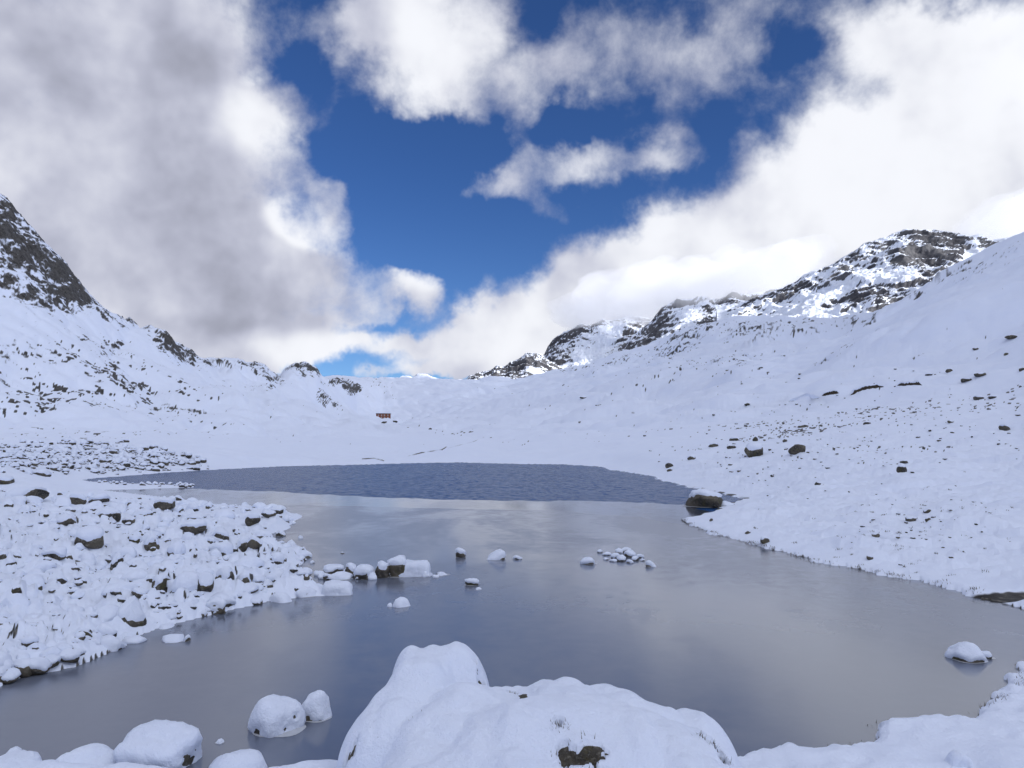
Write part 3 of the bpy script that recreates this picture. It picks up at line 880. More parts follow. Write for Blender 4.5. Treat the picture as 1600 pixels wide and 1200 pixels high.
# ------------------------------------------------------------------ water and ice
def flat_poly(name, pts, z, mat, label):
    bm = bmesh.new()
    f = bm.faces.new([bm.verts.new((p.x, p.y, z)) for p in pts])
    if f.normal.z < 0: f.normal_flip()
    bmesh.ops.triangulate(bm, faces=[f])
    bmesh.ops.recalc_face_normals(bm, faces=bm.faces)
    me = bpy.data.meshes.new(name); bm.to_mesh(me); bm.free()
    if me.polygons[0].normal.z < 0:
        me.flip_normals()
    o = add(name, me, mat); tag(o, label, kind='structure')
    return o


def build_water():
    th = np.radians(np.linspace(-36, 19, 620)); rr = np.geomspace(54, 155, 330)
    T, Q = np.meshgrid(th, rr); x = (Q * np.sin(T)).ravel(); y = (Q * np.cos(T)).ravel()
    calm = 0.35 + 0.65 * sstep(-26, -12, np.degrees(T).ravel())
    h = ((vnoise2(x / 1.0 + .3 * y, y / .9, 201) - .5) * .03 + (vnoise2(x / .42, y / .6 + .4 * x, 202) - .5) * .075) * calm
    me = raw_mesh('lake_water', np.stack([x, y, h * sstep(52, 60, y) - .06], -1), grid_faces(len(rr), len(th)), 4)
    if me.polygons[0].normal.z < 0: me.flip_normals()
    tag(add('lake_water', me, M['water']), 'rippled open water at the far end of the lake', kind='structure')


build_water()
EDGE2 = [(110, 763.5), (180, 764.5), (250, 763.5), (330, 765), (420, 767), (500, 773), (600, 777), (700, 780), (800, 783), (880, 783), (950, 785), (1020, 787), (1068, 789), (1110, 800)]
EDGE1 = [(300, 795), (380, 793), (450, 790.5), (520, 789.5), (580, 791), (640, 793.5), (720, 795), (800, 797.5), (850, 798), (900, 801), (950, 805.5), (1000, 808.5), (1035, 815), (1085, 823), (1130, 835)]


def wiggle(edge, amp, seed):
    rnd = random.Random(seed); out = []; w = 0.0
    for (a, b), (c, d) in zip(edge[:-1], edge[1:]):
        for k in range(14):
            t = k / 14
            w = w * .86 + rnd.uniform(-amp, amp)
            out.append(on_plane(a + (c - a) * t, b + (d - b) * t + w))
    return out


near = [Vector((45, 35, 0)), Vector((45, 9.25, 0)), Vector((-60, 9.25, 0)), Vector((-60, 50, 0))]
flat_poly('thin_ice', wiggle(EDGE2, .6, 1) + [on_plane(1130, 834)] + list(reversed(wiggle([(u, v + 3) for u, v in EDGE1], 0, 2))) + [on_plane(110, 788)], 0.008, M['thin_ice'], 'narrow band of thin ice along the open water')
flat_poly('lake_ice', wiggle(EDGE1, .42, 2) + near, 0.016, M['ice'], 'grey sheet of thin ice covering the near part of the lake')


# ------------------------------------------------------------------ stones
_ico = {}


def ico(sub):
    if sub not in _ico:
        bm = bmesh.new(); bmesh.ops.create_icosphere(bm, subdivisions=sub, radius=1.0)
        bm.verts.ensure_lookup_table()
        v = np.array([x.co[:] for x in bm.verts]); f = np.array([[y.index for y in x.verts] for x in bm.faces])
        bm.free(); v /= np.linalg.norm(v, axis=1, keepdims=True)
        _ico[sub] = (v, f)
    return _ico[sub]


def vert_normals(co, f):
    n = np.cross(co[f[:, 1]] - co[f[:, 0]], co[f[:, 2]] - co[f[:, 0]])
    vn = np.zeros_like(co)
    for k in range(3):
        np.add.at(vn, f[:, k], n)
    return vn / (np.linalg.norm(vn, axis=1, keepdims=True) + 1e-9)


def stone_shape(seed, sub, size, planes=11, box=False, rough=0.03, top=None):
    rnd = np.random.RandomState(seed)
    d, f = ico(sub)
    if box:
        ns = np.array([[1, .1, .05], [-1, .15, .1], [.05, 1, .1], [.1, -1, .05], [.03, .04, 1], [0, 0, -1], [.6, -.6, .5], [-.5, -.5, .7]])
        hs = np.array([.75, .78, .75, .72, .66, .7, .95, .98]) * (1 + rnd.uniform(-.06, .06, 8))
        ns = ns + rnd.uniform(-.08, .08, ns.shape)
    else:
        ns = rnd.normal(size=(planes, 3)); hs = rnd.uniform(.58, .95, planes)
    if top is not None:
        ns = np.vstack([ns, np.array(top[:3])]); hs = np.append(hs, top[3])
    ns = ns / np.linalg.norm(ns, axis=1, keepdims=True)

    def radius(k):
        c = d @ ns.T
        r = np.where(c > 0.04, hs[None, :] / np.maximum(c, 0.04), 9.0)
        r = np.minimum(r, 9.0)
        r = np.concatenate([r, np.full((len(d), 1), 1.08)], 1)
        mn = r.min(1, keepdims=True)
        return (mn[:, 0] - np.log(np.exp(-k * (r - mn)).sum(1)) / k)
    o = seed * 3.17
    nz = fbm3(d[:, 0] + o, d[:, 1], d[:, 2], .8, 3, seed) - .5 + (1.6 if sub > 3 else .8) * (fbm3(d[:, 0] - o, d[:, 1], d[:, 2], .25, 3, seed + 3, ridged=True) - .6)
    sharp = d * (radius(28) * (1 + rough * 2 * nz))[:, None] * np.array(size)
    soft = d * (radius(14) * (1 + 0.10 * (fbm3(d[:, 0] + o, d[:, 1], d[:, 2], 1.0, 2, seed + 5) - .5)))[:, None] * np.array(size)
    return sharp, soft, f, d


def stone_meshes(seed, sub=3, size=(1, 1, .7), cover=0.25, thick=0.16, planes=11, box=False, top=None, patchy=0.7):
    sharp, soft, f, d = stone_shape(seed, sub, size, planes, box, top=top)
    me = raw_mesh('rock', sharp, f.ravel(), 3, smooth=True)
    try:
        me.set_sharp_from_angle(angle=R(32))
    except Exception:
        pass
    vn = vert_normals(soft, f)
    s = float(np.mean(size))
    o = seed * 1.31
    nz = fbm3(d[:, 0] * 1.0 + o, d[:, 1], d[:, 2], .55, 3, seed + 70) - .5
    w = sstep(cover - .22, cover + .22, vn[:, 2] + patchy * nz)
    cap = soft * 1.03 + vn * ((thick * .65 * w - .16 * (1 - w)) * s)[:, None]
    nb = fbm3(d[:, 0] + o, d[:, 1] - o, d[:, 2], .30, 2, seed + 90) - .5
    cap[:, 2] += thick * w * s * (.75 + .5 * nz)
    cap += vn * (w * nb * .17 * s)[:, None]
    keep = (w[f] > 0.02).any(1)
    used = np.unique(f[keep]); mp = -np.ones(len(cap), int); mp[used] = np.arange(len(used))
    mc = raw_mesh('snow_cap', cap[used], mp[f[keep]].ravel(), 3, smooth=True)
    me.materials.append(M['rock']); mc.materials.append(M['snow'])
    return me, mc


VAR = {}


def variants(key, n, **kw):
    if key not in VAR:
        VAR[key] = [stone_meshes(1000 + 37 * i + 1009 * len(VAR), **{k: (v(i) if callable(v) else v) for k, v in kw.items()}) for i in range(n)]
    return VAR[key]


def place_stone(pair, loc, scale, rz, label, group=None, name='rock', rockmat=None):
    me, mc = pair
    o = bpy.data.objects.new(name, me); COL.objects.link(o)
    o.location = loc; o.scale = scale if not isinstance(scale, float) else (scale,) * 3; o.rotation_euler = (0, 0, rz)
    tag(o, label, 'rock', group)
    c = bpy.data.objects.new('snow_cap', mc); COL.objects.link(c); c.parent = o
    return o


# each stone standing in or beside the water that can be told apart: (u, v base, width px, height px, depth ratio, label, options)
LONE = [
    (1097, 795, 64, 27, .9, 'big dark boulder with little snow standing at the right shore of the lake', dict(cover=.62, thick=.10, seed=11, sub=4, patchy=1.5, planes=22)),
    (1134, 792, 30, 8, .8, 'low flat stone in the water beside the big dark shore boulder', dict(cover=.35, seed=12)),
    (720, 872, 17, 15, .9, 'small knobby snow-capped stone, leftmost of the row in mid-lake', dict(cover=.1, thick=.2, seed=13)),
    (776, 876, 32, 16, .9, 'round snow-capped stone, widest of the row in mid-lake', dict(cover=.25, thick=.24, seed=14)),
    (809, 875, 16, 6, .9, 'tiny low stone just beyond the round one in mid-lake', dict(cover=.2, seed=15)),
    (737, 916, 24, 11, .9, 'snow-covered stone in the lake nearer than the mid-lake row', dict(cover=-.2, thick=.2, seed=16)),
    (748, 922, 10, 4, .9, 'tiny stone touching the snow-covered stone in the lake', dict(cover=.1, seed=17)),
    (920, 883, 28, 11, .9, 'snow-capped stone in front of the small stone islet', dict(cover=.1, thick=.2, seed=18)),
    (1017, 887, 19, 10, .9, 'snow-capped stone to the right of the small stone islet', dict(cover=.1, thick=.2, seed=19)),
    (627, 949, 30, 13, .9, 'pointed snow-white stone lying in the ice below the spit', dict(cover=-.3, thick=.15, seed=20)),
    (609, 949, 9, 6, .9, 'tiny snowy stone beside the pointed one in the ice', dict(cover=-.2, seed=21)),
    (692, 900, 24, 5, .8, 'low dark stone at the very tip of the stone spit', dict(cover=.7, thick=.06, seed=22)),
    (1512, 1034, 62, 26, 1.0, 'snow-capped boulder standing alone in the ice near the right edge', dict(cover=.12, thick=.16, seed=23, sub=4)),
    (1540, 1030, 30, 12, .8, 'small stone leaning against the lone boulder in the ice', dict(cover=.15, thick=.14, seed=24)),
    (434, 1146, 88, 50, .9, 'rounded snow-covered boulder in the ice near the left foreground', dict(cover=-.18, thick=.14, seed=25, sub=4, planes=7, patchy=1.0)),
    (495, 1126, 50, 42, .9, 'smaller snow-covered boulder touching the rounded one in the ice', dict(cover=-.12, thick=.13, seed=26, sub=4, planes=7, patchy=1.1)),
    (272, 1004, 40, 11, .8, 'flat snow-covered stone in the ice off the left shore', dict(cover=-.25, thick=.14, seed=27)),
    (291, 1003, 12, 11, .8, 'small dark-sided stone at the end of the flat stone in the ice', dict(cover=.1, thick=.14, seed=28)),
    (210, 1005, 36, 10, .8, 'low snowy stone in the ice touching the left shore', dict(cover=-.25, thick=.12, seed=29)),
    (343, 1163, 15, 7, .9, 'little snow-white stone alone in the ice between foreground boulders', dict(cover=-.3, seed=30)),
    (444, 903, 40, 20, .9, 'snow-topped boulder between the left shore and the spit', dict(cover=.05, thick=.2, seed=31)),
    (425, 889, 28, 9, .9, 'snow-covered stone behind the boulder beside the spit', dict(cover=-.3, seed=32)),
    (528, 931, 49, 21, .8, 'long thickly snowed slab lying below the stone spit', dict(cover=-.05, thick=.2, seed=33, box=True)),
    (476, 934, 38, 15, .8, 'snowy slab with a dark end at the corner of the left shore', dict(cover=-.1, thick=.2, seed=34)),
    (648, 902, 56, 23, .8, 'block with a flat white snow top at the end of the spit', dict(cover=-.35, thick=.18, seed=35, box=True, sub=4)),
    (620, 903, 32, 32, .8, 'tall snow-pointed boulder with dark face in the spit', dict(cover=.30, thick=.24, seed=36)),
    (597, 904, 26, 26, .8, 'dark boulder under a knob of snow in the spit', dict(cover=.45, thick=.22, seed=37)),
    (571, 906, 36, 22, .8, 'patchily snowed boulder in the middle of the spit', dict(cover=.0, thick=.14, seed=38)),
    (548, 902, 24, 21, .8, 'upright boulder with a dark left side in the spit', dict(cover=.25, thick=.2, seed=39)),
    (525, 899, 40, 15, .8, 'flat-topped boulder at the landward end of the spit', dict(cover=.30, thick=.14, seed=40)),
    (530, 907, 44, 11, .8, 'low snowy slab lying in front of the spit boulders', dict(cover=-.2, thick=.14, seed=41)),
    (440, 839, 18, 9, .8, 'dark stone just off the left shore point in the ice', dict(cover=.5, thick=.08, seed=42)),
    (535, 866, 8, 3, .8, 'tiny dark stone in the ice off the left shore', dict(cover=.8, seed=43)),
    (488, 881, 8, 5, .8, 'tiny snowy stone in the gap beside the left shore', dict(cover=0, seed=44)),
    (469, 842, 9, 5, .8, 'pale lump of snow-covered stone in the ice off the left shore', dict(cover=-.2, seed=45)),
    # near shore, bottom left
    (256, 1205, 136, 62, .8, 'large peaked snow-covered boulder on the near shore', dict(cover=-.4, thick=.12, seed=46, sub=4, planes=6, patchy=.9, top=(-.1, -.5, 1, .62))),
    (205, 1182, 34, 34, .5, 'small tilted snowy slab leaning on the peaked near boulder', dict(cover=-.2, thick=.13, seed=47)),
    (125, 1212, 112, 36, .8, 'wide low snow-covered boulder at the bottom left shore', dict(cover=-.25, thick=.18, seed=48, sub=4)),
    (362, 1218, 110, 38, .8, 'snow-covered boulder at the frame bottom before the big one', dict(cover=-.3, thick=.18, seed=49, sub=4)),
    (22, 1192, 34, 22, .8, 'small snowy boulder in the bottom left corner', dict(cover=-.2, thick=.16, seed=50)),
    (10, 1214, 100, 32, .8, 'snow-covered boulder filling the bottom left corner', dict(cover=-.3, thick=.18, seed=51, sub=4)),
    (1500, 1222, 74, 46, .8, 'dark boulder under snow at the bottom right edge', dict(cover=.35, thick=.22, seed=52, sub=4)),
]
for (u, vb, w, hpx, dr, label, opt) in LONE:
    p = on_plane(u, vb - 0.18 * w * dr * 0.4)
    if vb > 1204:
        p = at(u, vb, p.y); p = Vector((p.x, p.y, 0))
    D = p.y
    W = w / F * D / 2; H = hpx / F * D
    o2 = dict(opt); seed = o2.pop('seed')
    o2.setdefault('sub', 3); o2.setdefault('cover', .2)
    pair = stone_meshes(seed, size=(1, dr, max(.45, min(1.7, H / W * .95))), **o2)
    zs = np.zeros(len(pair[1].vertices) * 3); pair[1].vertices.foreach_get('co', zs); top = zs[2::3].max(); xw = np.abs(zs[0::3]).max()
    ro = np.zeros(len(pair[0].vertices) * 3); pair[0].vertices.foreach_get('co', ro); xw = max(xw, np.abs(ro[0::3]).max())
    s = W / xw
    o = place_stone(pair, (p.x, p.y, H - top * s), float(s), 0.0, label)
    if vb < 1170 and u > 200 and w > 9:
        # frozen rim of ice where the stone breaks the sheet
        rnd = random.Random(seed); n = 28
        ph = [rnd.uniform(0, 6.28) for _ in range(3)]
        co = []
        for ring, k in ((0.55, 0), (1.0, 1)):
            for i in range(n):
                a = 2 * math.pi * i / n
                q = xw * (ring if ring < 1 else 0.92 + .05 * math.sin(2 * a + ph[0]) + .04 * math.sin(5 * a + ph[1]))
                co.append((q * math.cos(a), q * dr * math.sin(a), (0.024 if ring < 1 else 0.0195) / s - (H - top * s) / s))
        fc = []
        for i in range(n):
            fc += [i, (i + 1) % n, n + (i + 1) % n, n + i][::-1]
        rim = add('ice_rim', raw_mesh('ice_rim', np.array(co), np.array(fc), 4), M['rim'], o)

# small stones that fill the spit
spitv = variants('spit', 6, sub=3, size=lambda i: (1, .9, .8 + .06 * i), cover=lambda i: (-.1, .1, .3, .45, .2, .0)[i], thick=.16, planes=9)
_r = random.Random(21)
for k in range(26):
    t = k / 25; u = 498 + 190 * t; v = 903 - 2 * t + _r.uniform(-5, 4.5) * (1 - .5 * t)
    p = on_plane(u, v); s = _r.choice((8, 10, 13, 17)) * (1 - .45 * max(0, t - .75) * 4) / F * p.y / 2
    place_stone(spitv[k % 6], (p.x, p.y, .12 * s), float(s), k * 1.3, 'small snow-capped stone wedged between the boulders of the spit', 'small stones of the spit')

# the islet of small stones
isl = variants('islet', 5, sub=3, size=lambda i: (1, .9, .6 + .06 * i), cover=lambda i: .0 + .1 * i, thick=.18)
for k, (u, v, w) in enumerate([(948, 868, 14), (962, 872, 16), (972, 877, 18), (986, 870, 20), (992, 876, 15), (958, 878, 12), (1000, 872, 12), (938, 864, 10), (968, 864, 13), (978, 863, 16), (946, 875, 10), (984, 880, 11), (1004, 877, 8)]):
    p = on_plane(u, v); s = w / F * p.y / 2
    place_stone(isl[k % 5], (p.x, p.y, .1 * s), float(s), k * 1.1, 'snow-dusted stone in the small islet of stones in mid-lake', 'stones of the mid-lake islet')

# boulders on the left field that show dark faces: (u, v, w px, h px, look)
LEFTBIG = [
    (42, 778, 62, 26, 'big dark-faced boulder at the left edge above the inlet', dict(cover=0.47, thick=.1)),
    (8, 756, 40, 16, 'dark slab at the left frame edge behind the dark-faced boulder', dict(cover=0.52, thick=.1)),
    (65, 744, 30, 10, 'low dark slab on the crest of the left field', dict(cover=0.42, thick=.1)),
    (28, 790, 40, 12, 'half-buried dark slab below the dark-faced boulder', dict(cover=0.47, thick=.12)),
    (118, 790, 32, 16, 'snow-capped stone with dark triangle face near the inlet', dict(cover=0.27, thick=.16)),
    (155, 786, 34, 14, 'wide snowy stone with dark underside near the inlet', dict(cover=0.12, thick=.2)),
    (190, 790, 26, 10, 'snow-topped stone with dark foot beside the wide snowy stone', dict(cover=0.12, thick=.2)),
    (258, 796, 34, 17, 'blocky stone with a brown right face at the top of the left field', dict(cover=0.22, thick=.16, box=True)),
    (258, 816, 30, 14, 'brown wedge-shaped stone in the upper left field', dict(cover=0.37, thick=.14)),
    (104, 820, 34, 16, 'brown-sided stone in the middle of the left field', dict(cover=0.37, thick=.14)),
    (140, 852, 48, 26, 'large brown-faced boulder with snow roof in the left field', dict(cover=0.27, thick=.16)),
    (210, 848, 16, 20, 'thin upright snow-plastered stone with a dark edge', dict(cover=0.02, thick=.14)),
    (237, 856, 26, 26, 'tall stone with dark left face in the left field', dict(cover=0.12, thick=.16)),
    (302, 836, 36, 16, 'dark-bellied slanting stone in the right of the left field', dict(cover=0.27, thick=.16)),
    (345, 866, 40, 26, 'snow-plastered cube-like boulder with one dark left edge', dict(cover=-0.03, thick=.14, box=True)),
    (345, 842, 34, 18, 'snowy stone with dark stripe near the lake point', dict(cover=0.17, thick=.16)),
    (395, 820, 22, 18, 'dark stone on the lake point of the left field', dict(cover=0.32, thick=.14)),
    (420, 806, 22, 9, 'low stone near the tip of the lake point', dict(cover=0.32, thick=.12)),
    (85, 868, 44, 9, 'long flat slab with dark underside in the left field', dict(cover=0.02, thick=.2)),
    (338, 958, 34, 18, 'dark-sided round boulder at the left shore edge', dict(cover=0.07, thick=.2)),
    (220, 935, 26, 12, 'stone with dark hollow in the lower left field', dict(cover=0.37, thick=.14)),
    (45, 1012, 26, 14, 'dark-holed snowy stone low in the left field', dict(cover=0.27, thick=.2)),
    (110, 1030, 34, 18, 'snow-covered boulder at the lower left shore', dict(cover=-0.08, thick=.18)),
    (55, 1055, 40, 20, 'snow block at the waterline of the lower left shore', dict(cover=-0.18, thick=.18)),
    (82, 1040, 30, 14, 'snowy boulder between the lower shore boulders', dict(cover=-0.18, thick=.18)),
    (10, 1066, 34, 16, 'snow-covered stone at the left frame edge waterline', dict(cover=-0.18, thick=.18)),
]


def ray_ground(u, v):
    """where the sight line through a pixel meets the ground"""
    x, y, d = pdir(u, v)
    Y = np.geomspace(8, 1600, 620)
    z = EYE + d / y * Y
    h = height(x / y * Y, Y)[0]
    below = np.where(z <= np.maximum(h, 0.0))[0]
    if len(below) == 0:
        return None
    k = below[0]
    return Vector((float(x / y * Y[k]), float(Y[k]), float(max(h[k], 0.0))))


for i, (u, v, w, hp, label, opt) in enumerate(LEFTBIG):
    p = ray_ground(u, v)
    W = w / F * p.y / 2; H = hp / F * p.y
    pair = stone_meshes(2000 + i * 13, sub=3, size=(1, .85, max(.4, min(1.2, H / W * .62))), **opt)
    place_stone(pair, (p.x, p.y, p.z + .08 * H), float(W), random.uniform(-.5, .5), label)

# the many others: pooled here, the largest become single stones, the rest one mass per place
POOL = []


def pool(pair, loc, scale, rz, label, group, mass):
    POOL.append((scale[0] * F / loc[1], pair, loc, scale, rz, label, group, mass))


FCOV = (-.35, -.2, .0, .2, -.35, -.05, .3, .1, -.3, .36)
fieldv = variants('field', 10, sub=3, size=lambda i: (1, .75 + .05 * (i % 5), .75 + .10 * (i % 4)), cover=lambda i: FCOV[i], thick=lambda i: .10 + .02 * (i % 3), planes=8)
fieldw = variants('fieldsmall', 8, sub=2, size=lambda i: (1, .8, .6 + .08 * (i % 4)), cover=lambda i: (-.2, .0, .15, .3, .4, -.1, .2, .5)[i], thick=.10, planes=8)
rnd = random.Random(5); cand = []
while len(cand) < 3000:
    u = rnd.uniform(-80, 482); v = 752 + (1072 - 752) * rnd.random() ** 1.6
    cand.append((u, v, on_plane(u, v, .5)))
xs = np.array([c[2].x for c in cand]); ys = np.array([c[2].y for c in cand])
hh, ss, sw, _ = height(xs, ys)
lf = left_field(xs, ys, np.ones(len(xs)))
for i in range(len(cand)):
    if ss[i] < -0.10 or lf[i] < .06: continue
    near_w = ss[i] < 1.0
    v = cand[i][1]
    calm = float(sstep(850, 960, v)) * (0.0 if near_w else 1.0)      # the lower field lies under deeper snow
    if rnd.random() < .55 * calm: continue
    big = rnd.random() < .24
    k = rnd.randrange(10) if big else rnd.randrange(8)
    cv = FCOV[k] if big else (-.2, .0, .15, .3, .4, -.1, .2, .5)[k]
    s_ = (rnd.choice((.22, .28, .36, .46)) if big else rnd.uniform(.09, .22)) * (0.52 + min(ys[i], 45) / 75) * (1 - .35 * float(sstep(50, 66, ys[i])))
    z = float(hh[i]) + s_ * (rnd.uniform(-.55, -.2) if cv < .12 else rnd.uniform(-.45, -.12)) - calm * .12 * s_
    pool((fieldv if big else fieldw)[k], (xs[i], ys[i], z), (s_ * rnd.uniform(.85, 1.35), s_ * rnd.uniform(.8, 1.1), s_ * rnd.uniform(.75, 1.2)), rnd.uniform(0, 6.28),
         'snow-covered stone at the water edge of the left field' if near_w else ('snowed-over stone in the calm lower part of the left field' if v > 890 else ('snow-capped stone in the rough upper part of the left field' if v < 815 else 'snow-capped stone in the middle of the left field')),
         'stones along the left water edge' if near_w else 'stones in the left rubble field', 0)

# the rubble mound beyond the inlet
mound = variants('mound', 8, sub=2, size=lambda i: (1, .8, .5 + .09 * (i % 4)), cover=lambda i: -.05 + .1 * (i % 5), thick=.14, planes=8)
pts = []
GU = np.linspace(-60, 330, 14); GV = np.linspace(688, 744, 9)
GY = np.array([[(ray_ground(a, b) or Vector((0, 140, 0))).y for a in GU] for b in GV])
for i in range(1500):
    u = rnd.gauss(140, 115); v = rnd.gauss(714, 12)
    if v < 688 or v > 742 or u > 325 or u < -60 or v < 690 + max(0, (u - 190)) * .22: continue
    a = (u - GU[0]) / (GU[1] - GU[0]); b = (v - GV[0]) / (GV[1] - GV[0]); ia = min(int(a), 12); ib = min(int(b), 7); a -= ia; b -= ib
    Y = (GY[ib, ia] * (1 - a) + GY[ib, ia + 1] * a) * (1 - b) + (GY[ib + 1, ia] * (1 - a) + GY[ib + 1, ia + 1] * a) * b
    x, y, d = pdir(u, v)
    pts.append((x / y * Y, Y, rnd.choice((1.8, 2.4, 3.2, 4.2, 6.5)) * Y / F))
for i in range(60):
    p = on_plane(rnd.uniform(130, 305), rnd.uniform(756.5, 762)); pts.append((p.x, p.y, rnd.uniform(1.6, 4.5) * p.y / F))
hs_, ss_, _, _ = height(np.array([p[0] for p in pts]), np.array([p[1] for p in pts]))
for (X, Y, s_), h_, sd_ in zip(pts, hs_, ss_):
    if sd_ < (.3 if Y > 97 else -.3): continue
    pool(mound[rnd.randrange(8)], (X, Y, float(h_) + .2 * s_), (s_ * rnd.uniform(.8, 1.3), s_, s_ * rnd.uniform(.9, 1.5)), rnd.uniform(0, 6.28), 'dark stone poking from the snowy rubble mound beyond the inlet' if Y > 97 else 'small dark stone on the low snow tongue in the inlet', 'stones of the rubble mound' if Y > 97 else 'stones of the snow tongue', 1)

# stones on the right-hand slope: those that can be told apart
SLOPE = [
    (1180, 712, 34, 18, 'dark boulder with a notched snow top on the slope above the lake', dict(cover=.55, thick=.14)),
    (1246, 707, 28, 13, 'slanting dark slab to the right of the notched boulder', dict(cover=.75, thick=.06)),
    (1180, 689, 8, 10, 'small upright dark stone above the notched boulder', dict(cover=.7, thick=.06)),
    (1148, 689, 18, 6, 'low dark stone left of the upright stone', dict(cover=.55, thick=.1)),
    (1143, 701, 14, 5, 'greenish flat stone left of the notched boulder', dict(cover=.7, thick=.05)),
    (1115, 699, 18, 6, 'dark slab left of the greenish flat stone', dict(cover=.6, thick=.1)),
    (1080, 720, 16, 5, 'low dark slab nearer the shore', dict(cover=.5, thick=.1)),
    (1047, 730, 14, 7, 'dark stone right above the far shore bend', dict(cover=.55, thick=.1)),
    (1046, 738, 9, 4, 'tiny dark stone below the one at the shore bend', dict(cover=.8, thick=.1)),
    (1254, 668, 18, 4, 'thin dark ledge stone on the middle slope', dict(cover=.6, thick=.06)),
    (1226, 692, 9, 4, 'small dark stone above the slanting slab', dict(cover=.8, thick=.06)),
    (1409, 737, 14, 10, 'squat dark stone alone on the smooth slope', dict(cover=.55, thick=.12)),
    (1413, 723, 12, 4, 'curved sliver of stone above the squat one', dict(cover=.6, thick=.06)),
    (1278, 759, 10, 5, 'dark stone on the lower slope above the point', dict(cover=.7, thick=.06)),
    (1354, 663, 12, 5, 'dark stone in the middle of the wide slope', dict(cover=.7, thick=.06)),
    (1530, 625, 22, 8, 'dark slab with a snow streak high on the right', dict(cover=.6, thick=.1)),
    (1550, 622, 14, 7, 'dark stone beside the slab with the snow streak', dict(cover=.7, thick=.06)),
    (1580, 532, 18, 8, 'reddish brown rock near the right frame edge', dict(cover=.8, thick=.05)),
    (1524, 551, 10, 5, 'mossy stone left of the reddish rock', dict(cover=.8, thick=.05)),
    (1572, 556, 9, 6, 'stone below the reddish rock', dict(cover=.7, thick=.05)),
    (1510, 596, 18, 8, 'wide brown rock on the upper right slope', dict(cover=.7, thick=.06)),
    (1533, 591, 18, 9, 'second brown rock just right of the wide brown one', dict(cover=.7, thick=.06)),
    (1484, 582, 12, 7, 'mossy rock above the end of the earth banks', dict(cover=.6, thick=.08)),
    (1451, 586, 13, 6, 'snow-ringed rock above the rightmost earth bank', dict(cover=.5, thick=.1)),
    (1596, 582, 10, 8, 'dark rock at the right frame edge', dict(cover=.6, thick=.06)),
    (1570, 671, 18, 9, 'cluster-like broken rock on the far right slope', dict(cover=.5, thick=.1)),
    (1485, 661, 10, 4, 'dark stone between the broken rock and the slope middle', dict(cover=.7, thick=.06)),
    (1168, 637, 9, 5, 'brown stone left of the earth banks', dict(cover=.8, thick=.05)),
    (1421, 815, 18, 7, 'brownish stone on the hummocky lower right bank', dict(cover=.5, thick=.1)),
    (1449, 803, 12, 5, 'dark stone above the brownish one on the lower bank', dict(cover=.6, thick=.1)),
    (1450, 815, 9, 5, 'small stone right of the brownish one', dict(cover=.7, thick=.08)),
    (1368, 839, 12, 6, 'dark stone in the middle of the lower right bank', dict(cover=.6, thick=.1)),
    (1358, 875, 11, 5, 'dark stone low on the bank near the water', dict(cover=.6, thick=.1)),
    (1195, 850, 14, 9, 'dark stone at the waterline of the right bank', dict(cover=.4, thick=.14)),
    (1168, 835, 9, 5, 'stone just above the waterline near the snow point', dict(cover=.7, thick=.08)),
    (1111, 814, 6, 4, 'tiny dark stone on the snow point', dict(cover=.8, thick=.06)),
    (912, 622, 12, 5, 'dark ledge rock on the far snowfield', dict(cover=.6, thick=.06)),
    (935, 634, 11, 4, 'second dark rock right of the far ledge rock', dict(cover=.6, thick=.06)),
    (617, 660, 8, 3, 'dark boulder beside the red hut', dict(cover=.7, thick=.06)),
    (600, 662, 9, 3, 'low dark boulder in front of the red hut', dict(cover=.7, thick=.06)),
    (672, 671, 6, 3, 'dark stone on the flat right of the red hut', dict(cover=.7, thick=.06)),
]
for i, (u, v, w, hp, label, opt) in enumerate(SLOPE):
    p = ray_ground(u, v)
    if p is None: continue
    D = p.y; W = w / F * D / 2; H = hp / F * D
    pair = stone_meshes(5000 + 17 * i, sub=3, size=(1, .8, max(.35, min(1.2, H / W * .75)) * (.65 if v < 640 else 1)), planes=9, **opt)
    place_stone(pair, (p.x, p.y, p.z + (.10 if v < 640 else .2) * H), float(W * 1.02), rnd.uniform(-.4, .4), label)

small = variants('slope', 8, sub=2, size=lambda i: (1, .7, .4 + .08 * (i % 4)), cover=lambda i: .4 + .1 * (i % 5), thick=.09)
pts = []
for k in range(290):
    t = rnd.random()
    if t < .55: u, v = rnd.gauss(1390, 140), rnd.gauss(660, 38)
    elif t < .75: u, v = rnd.gauss(1180, 90), rnd.gauss(705, 25)
    elif t < .93: u, v = rnd.gauss(1440, 95), rnd.gauss(825, 30)
    else: u, v = rnd.gauss(1260, 100), rnd.gauss(765, 20)
    if not (1000 < u < 1640 and 560 < v < 905): continue
    pts.append((u, v, rnd.choice((2, 2.5, 3, 3.5, 4, 5, 7))))
for (u, v, w) in pts:
    p = ray_ground(u, v)
    if p is None or p.z < .12 or p.y > 420: continue
    s_ = w / F * p.y / 2
    up = v < 760
    pool(small[rnd.randrange(8)], (p.x, p.y, p.z + .15 * s_), (s_ * 1.2, s_, s_), rnd.uniform(0, 6.28),
         'small dark stone scattered on the snowy right-hand hillside' if up else 'small dark stone poking through the hummocky bank at the right shore',
         'stones scattered on the right hillside' if up else 'stones of the right bank', 2)


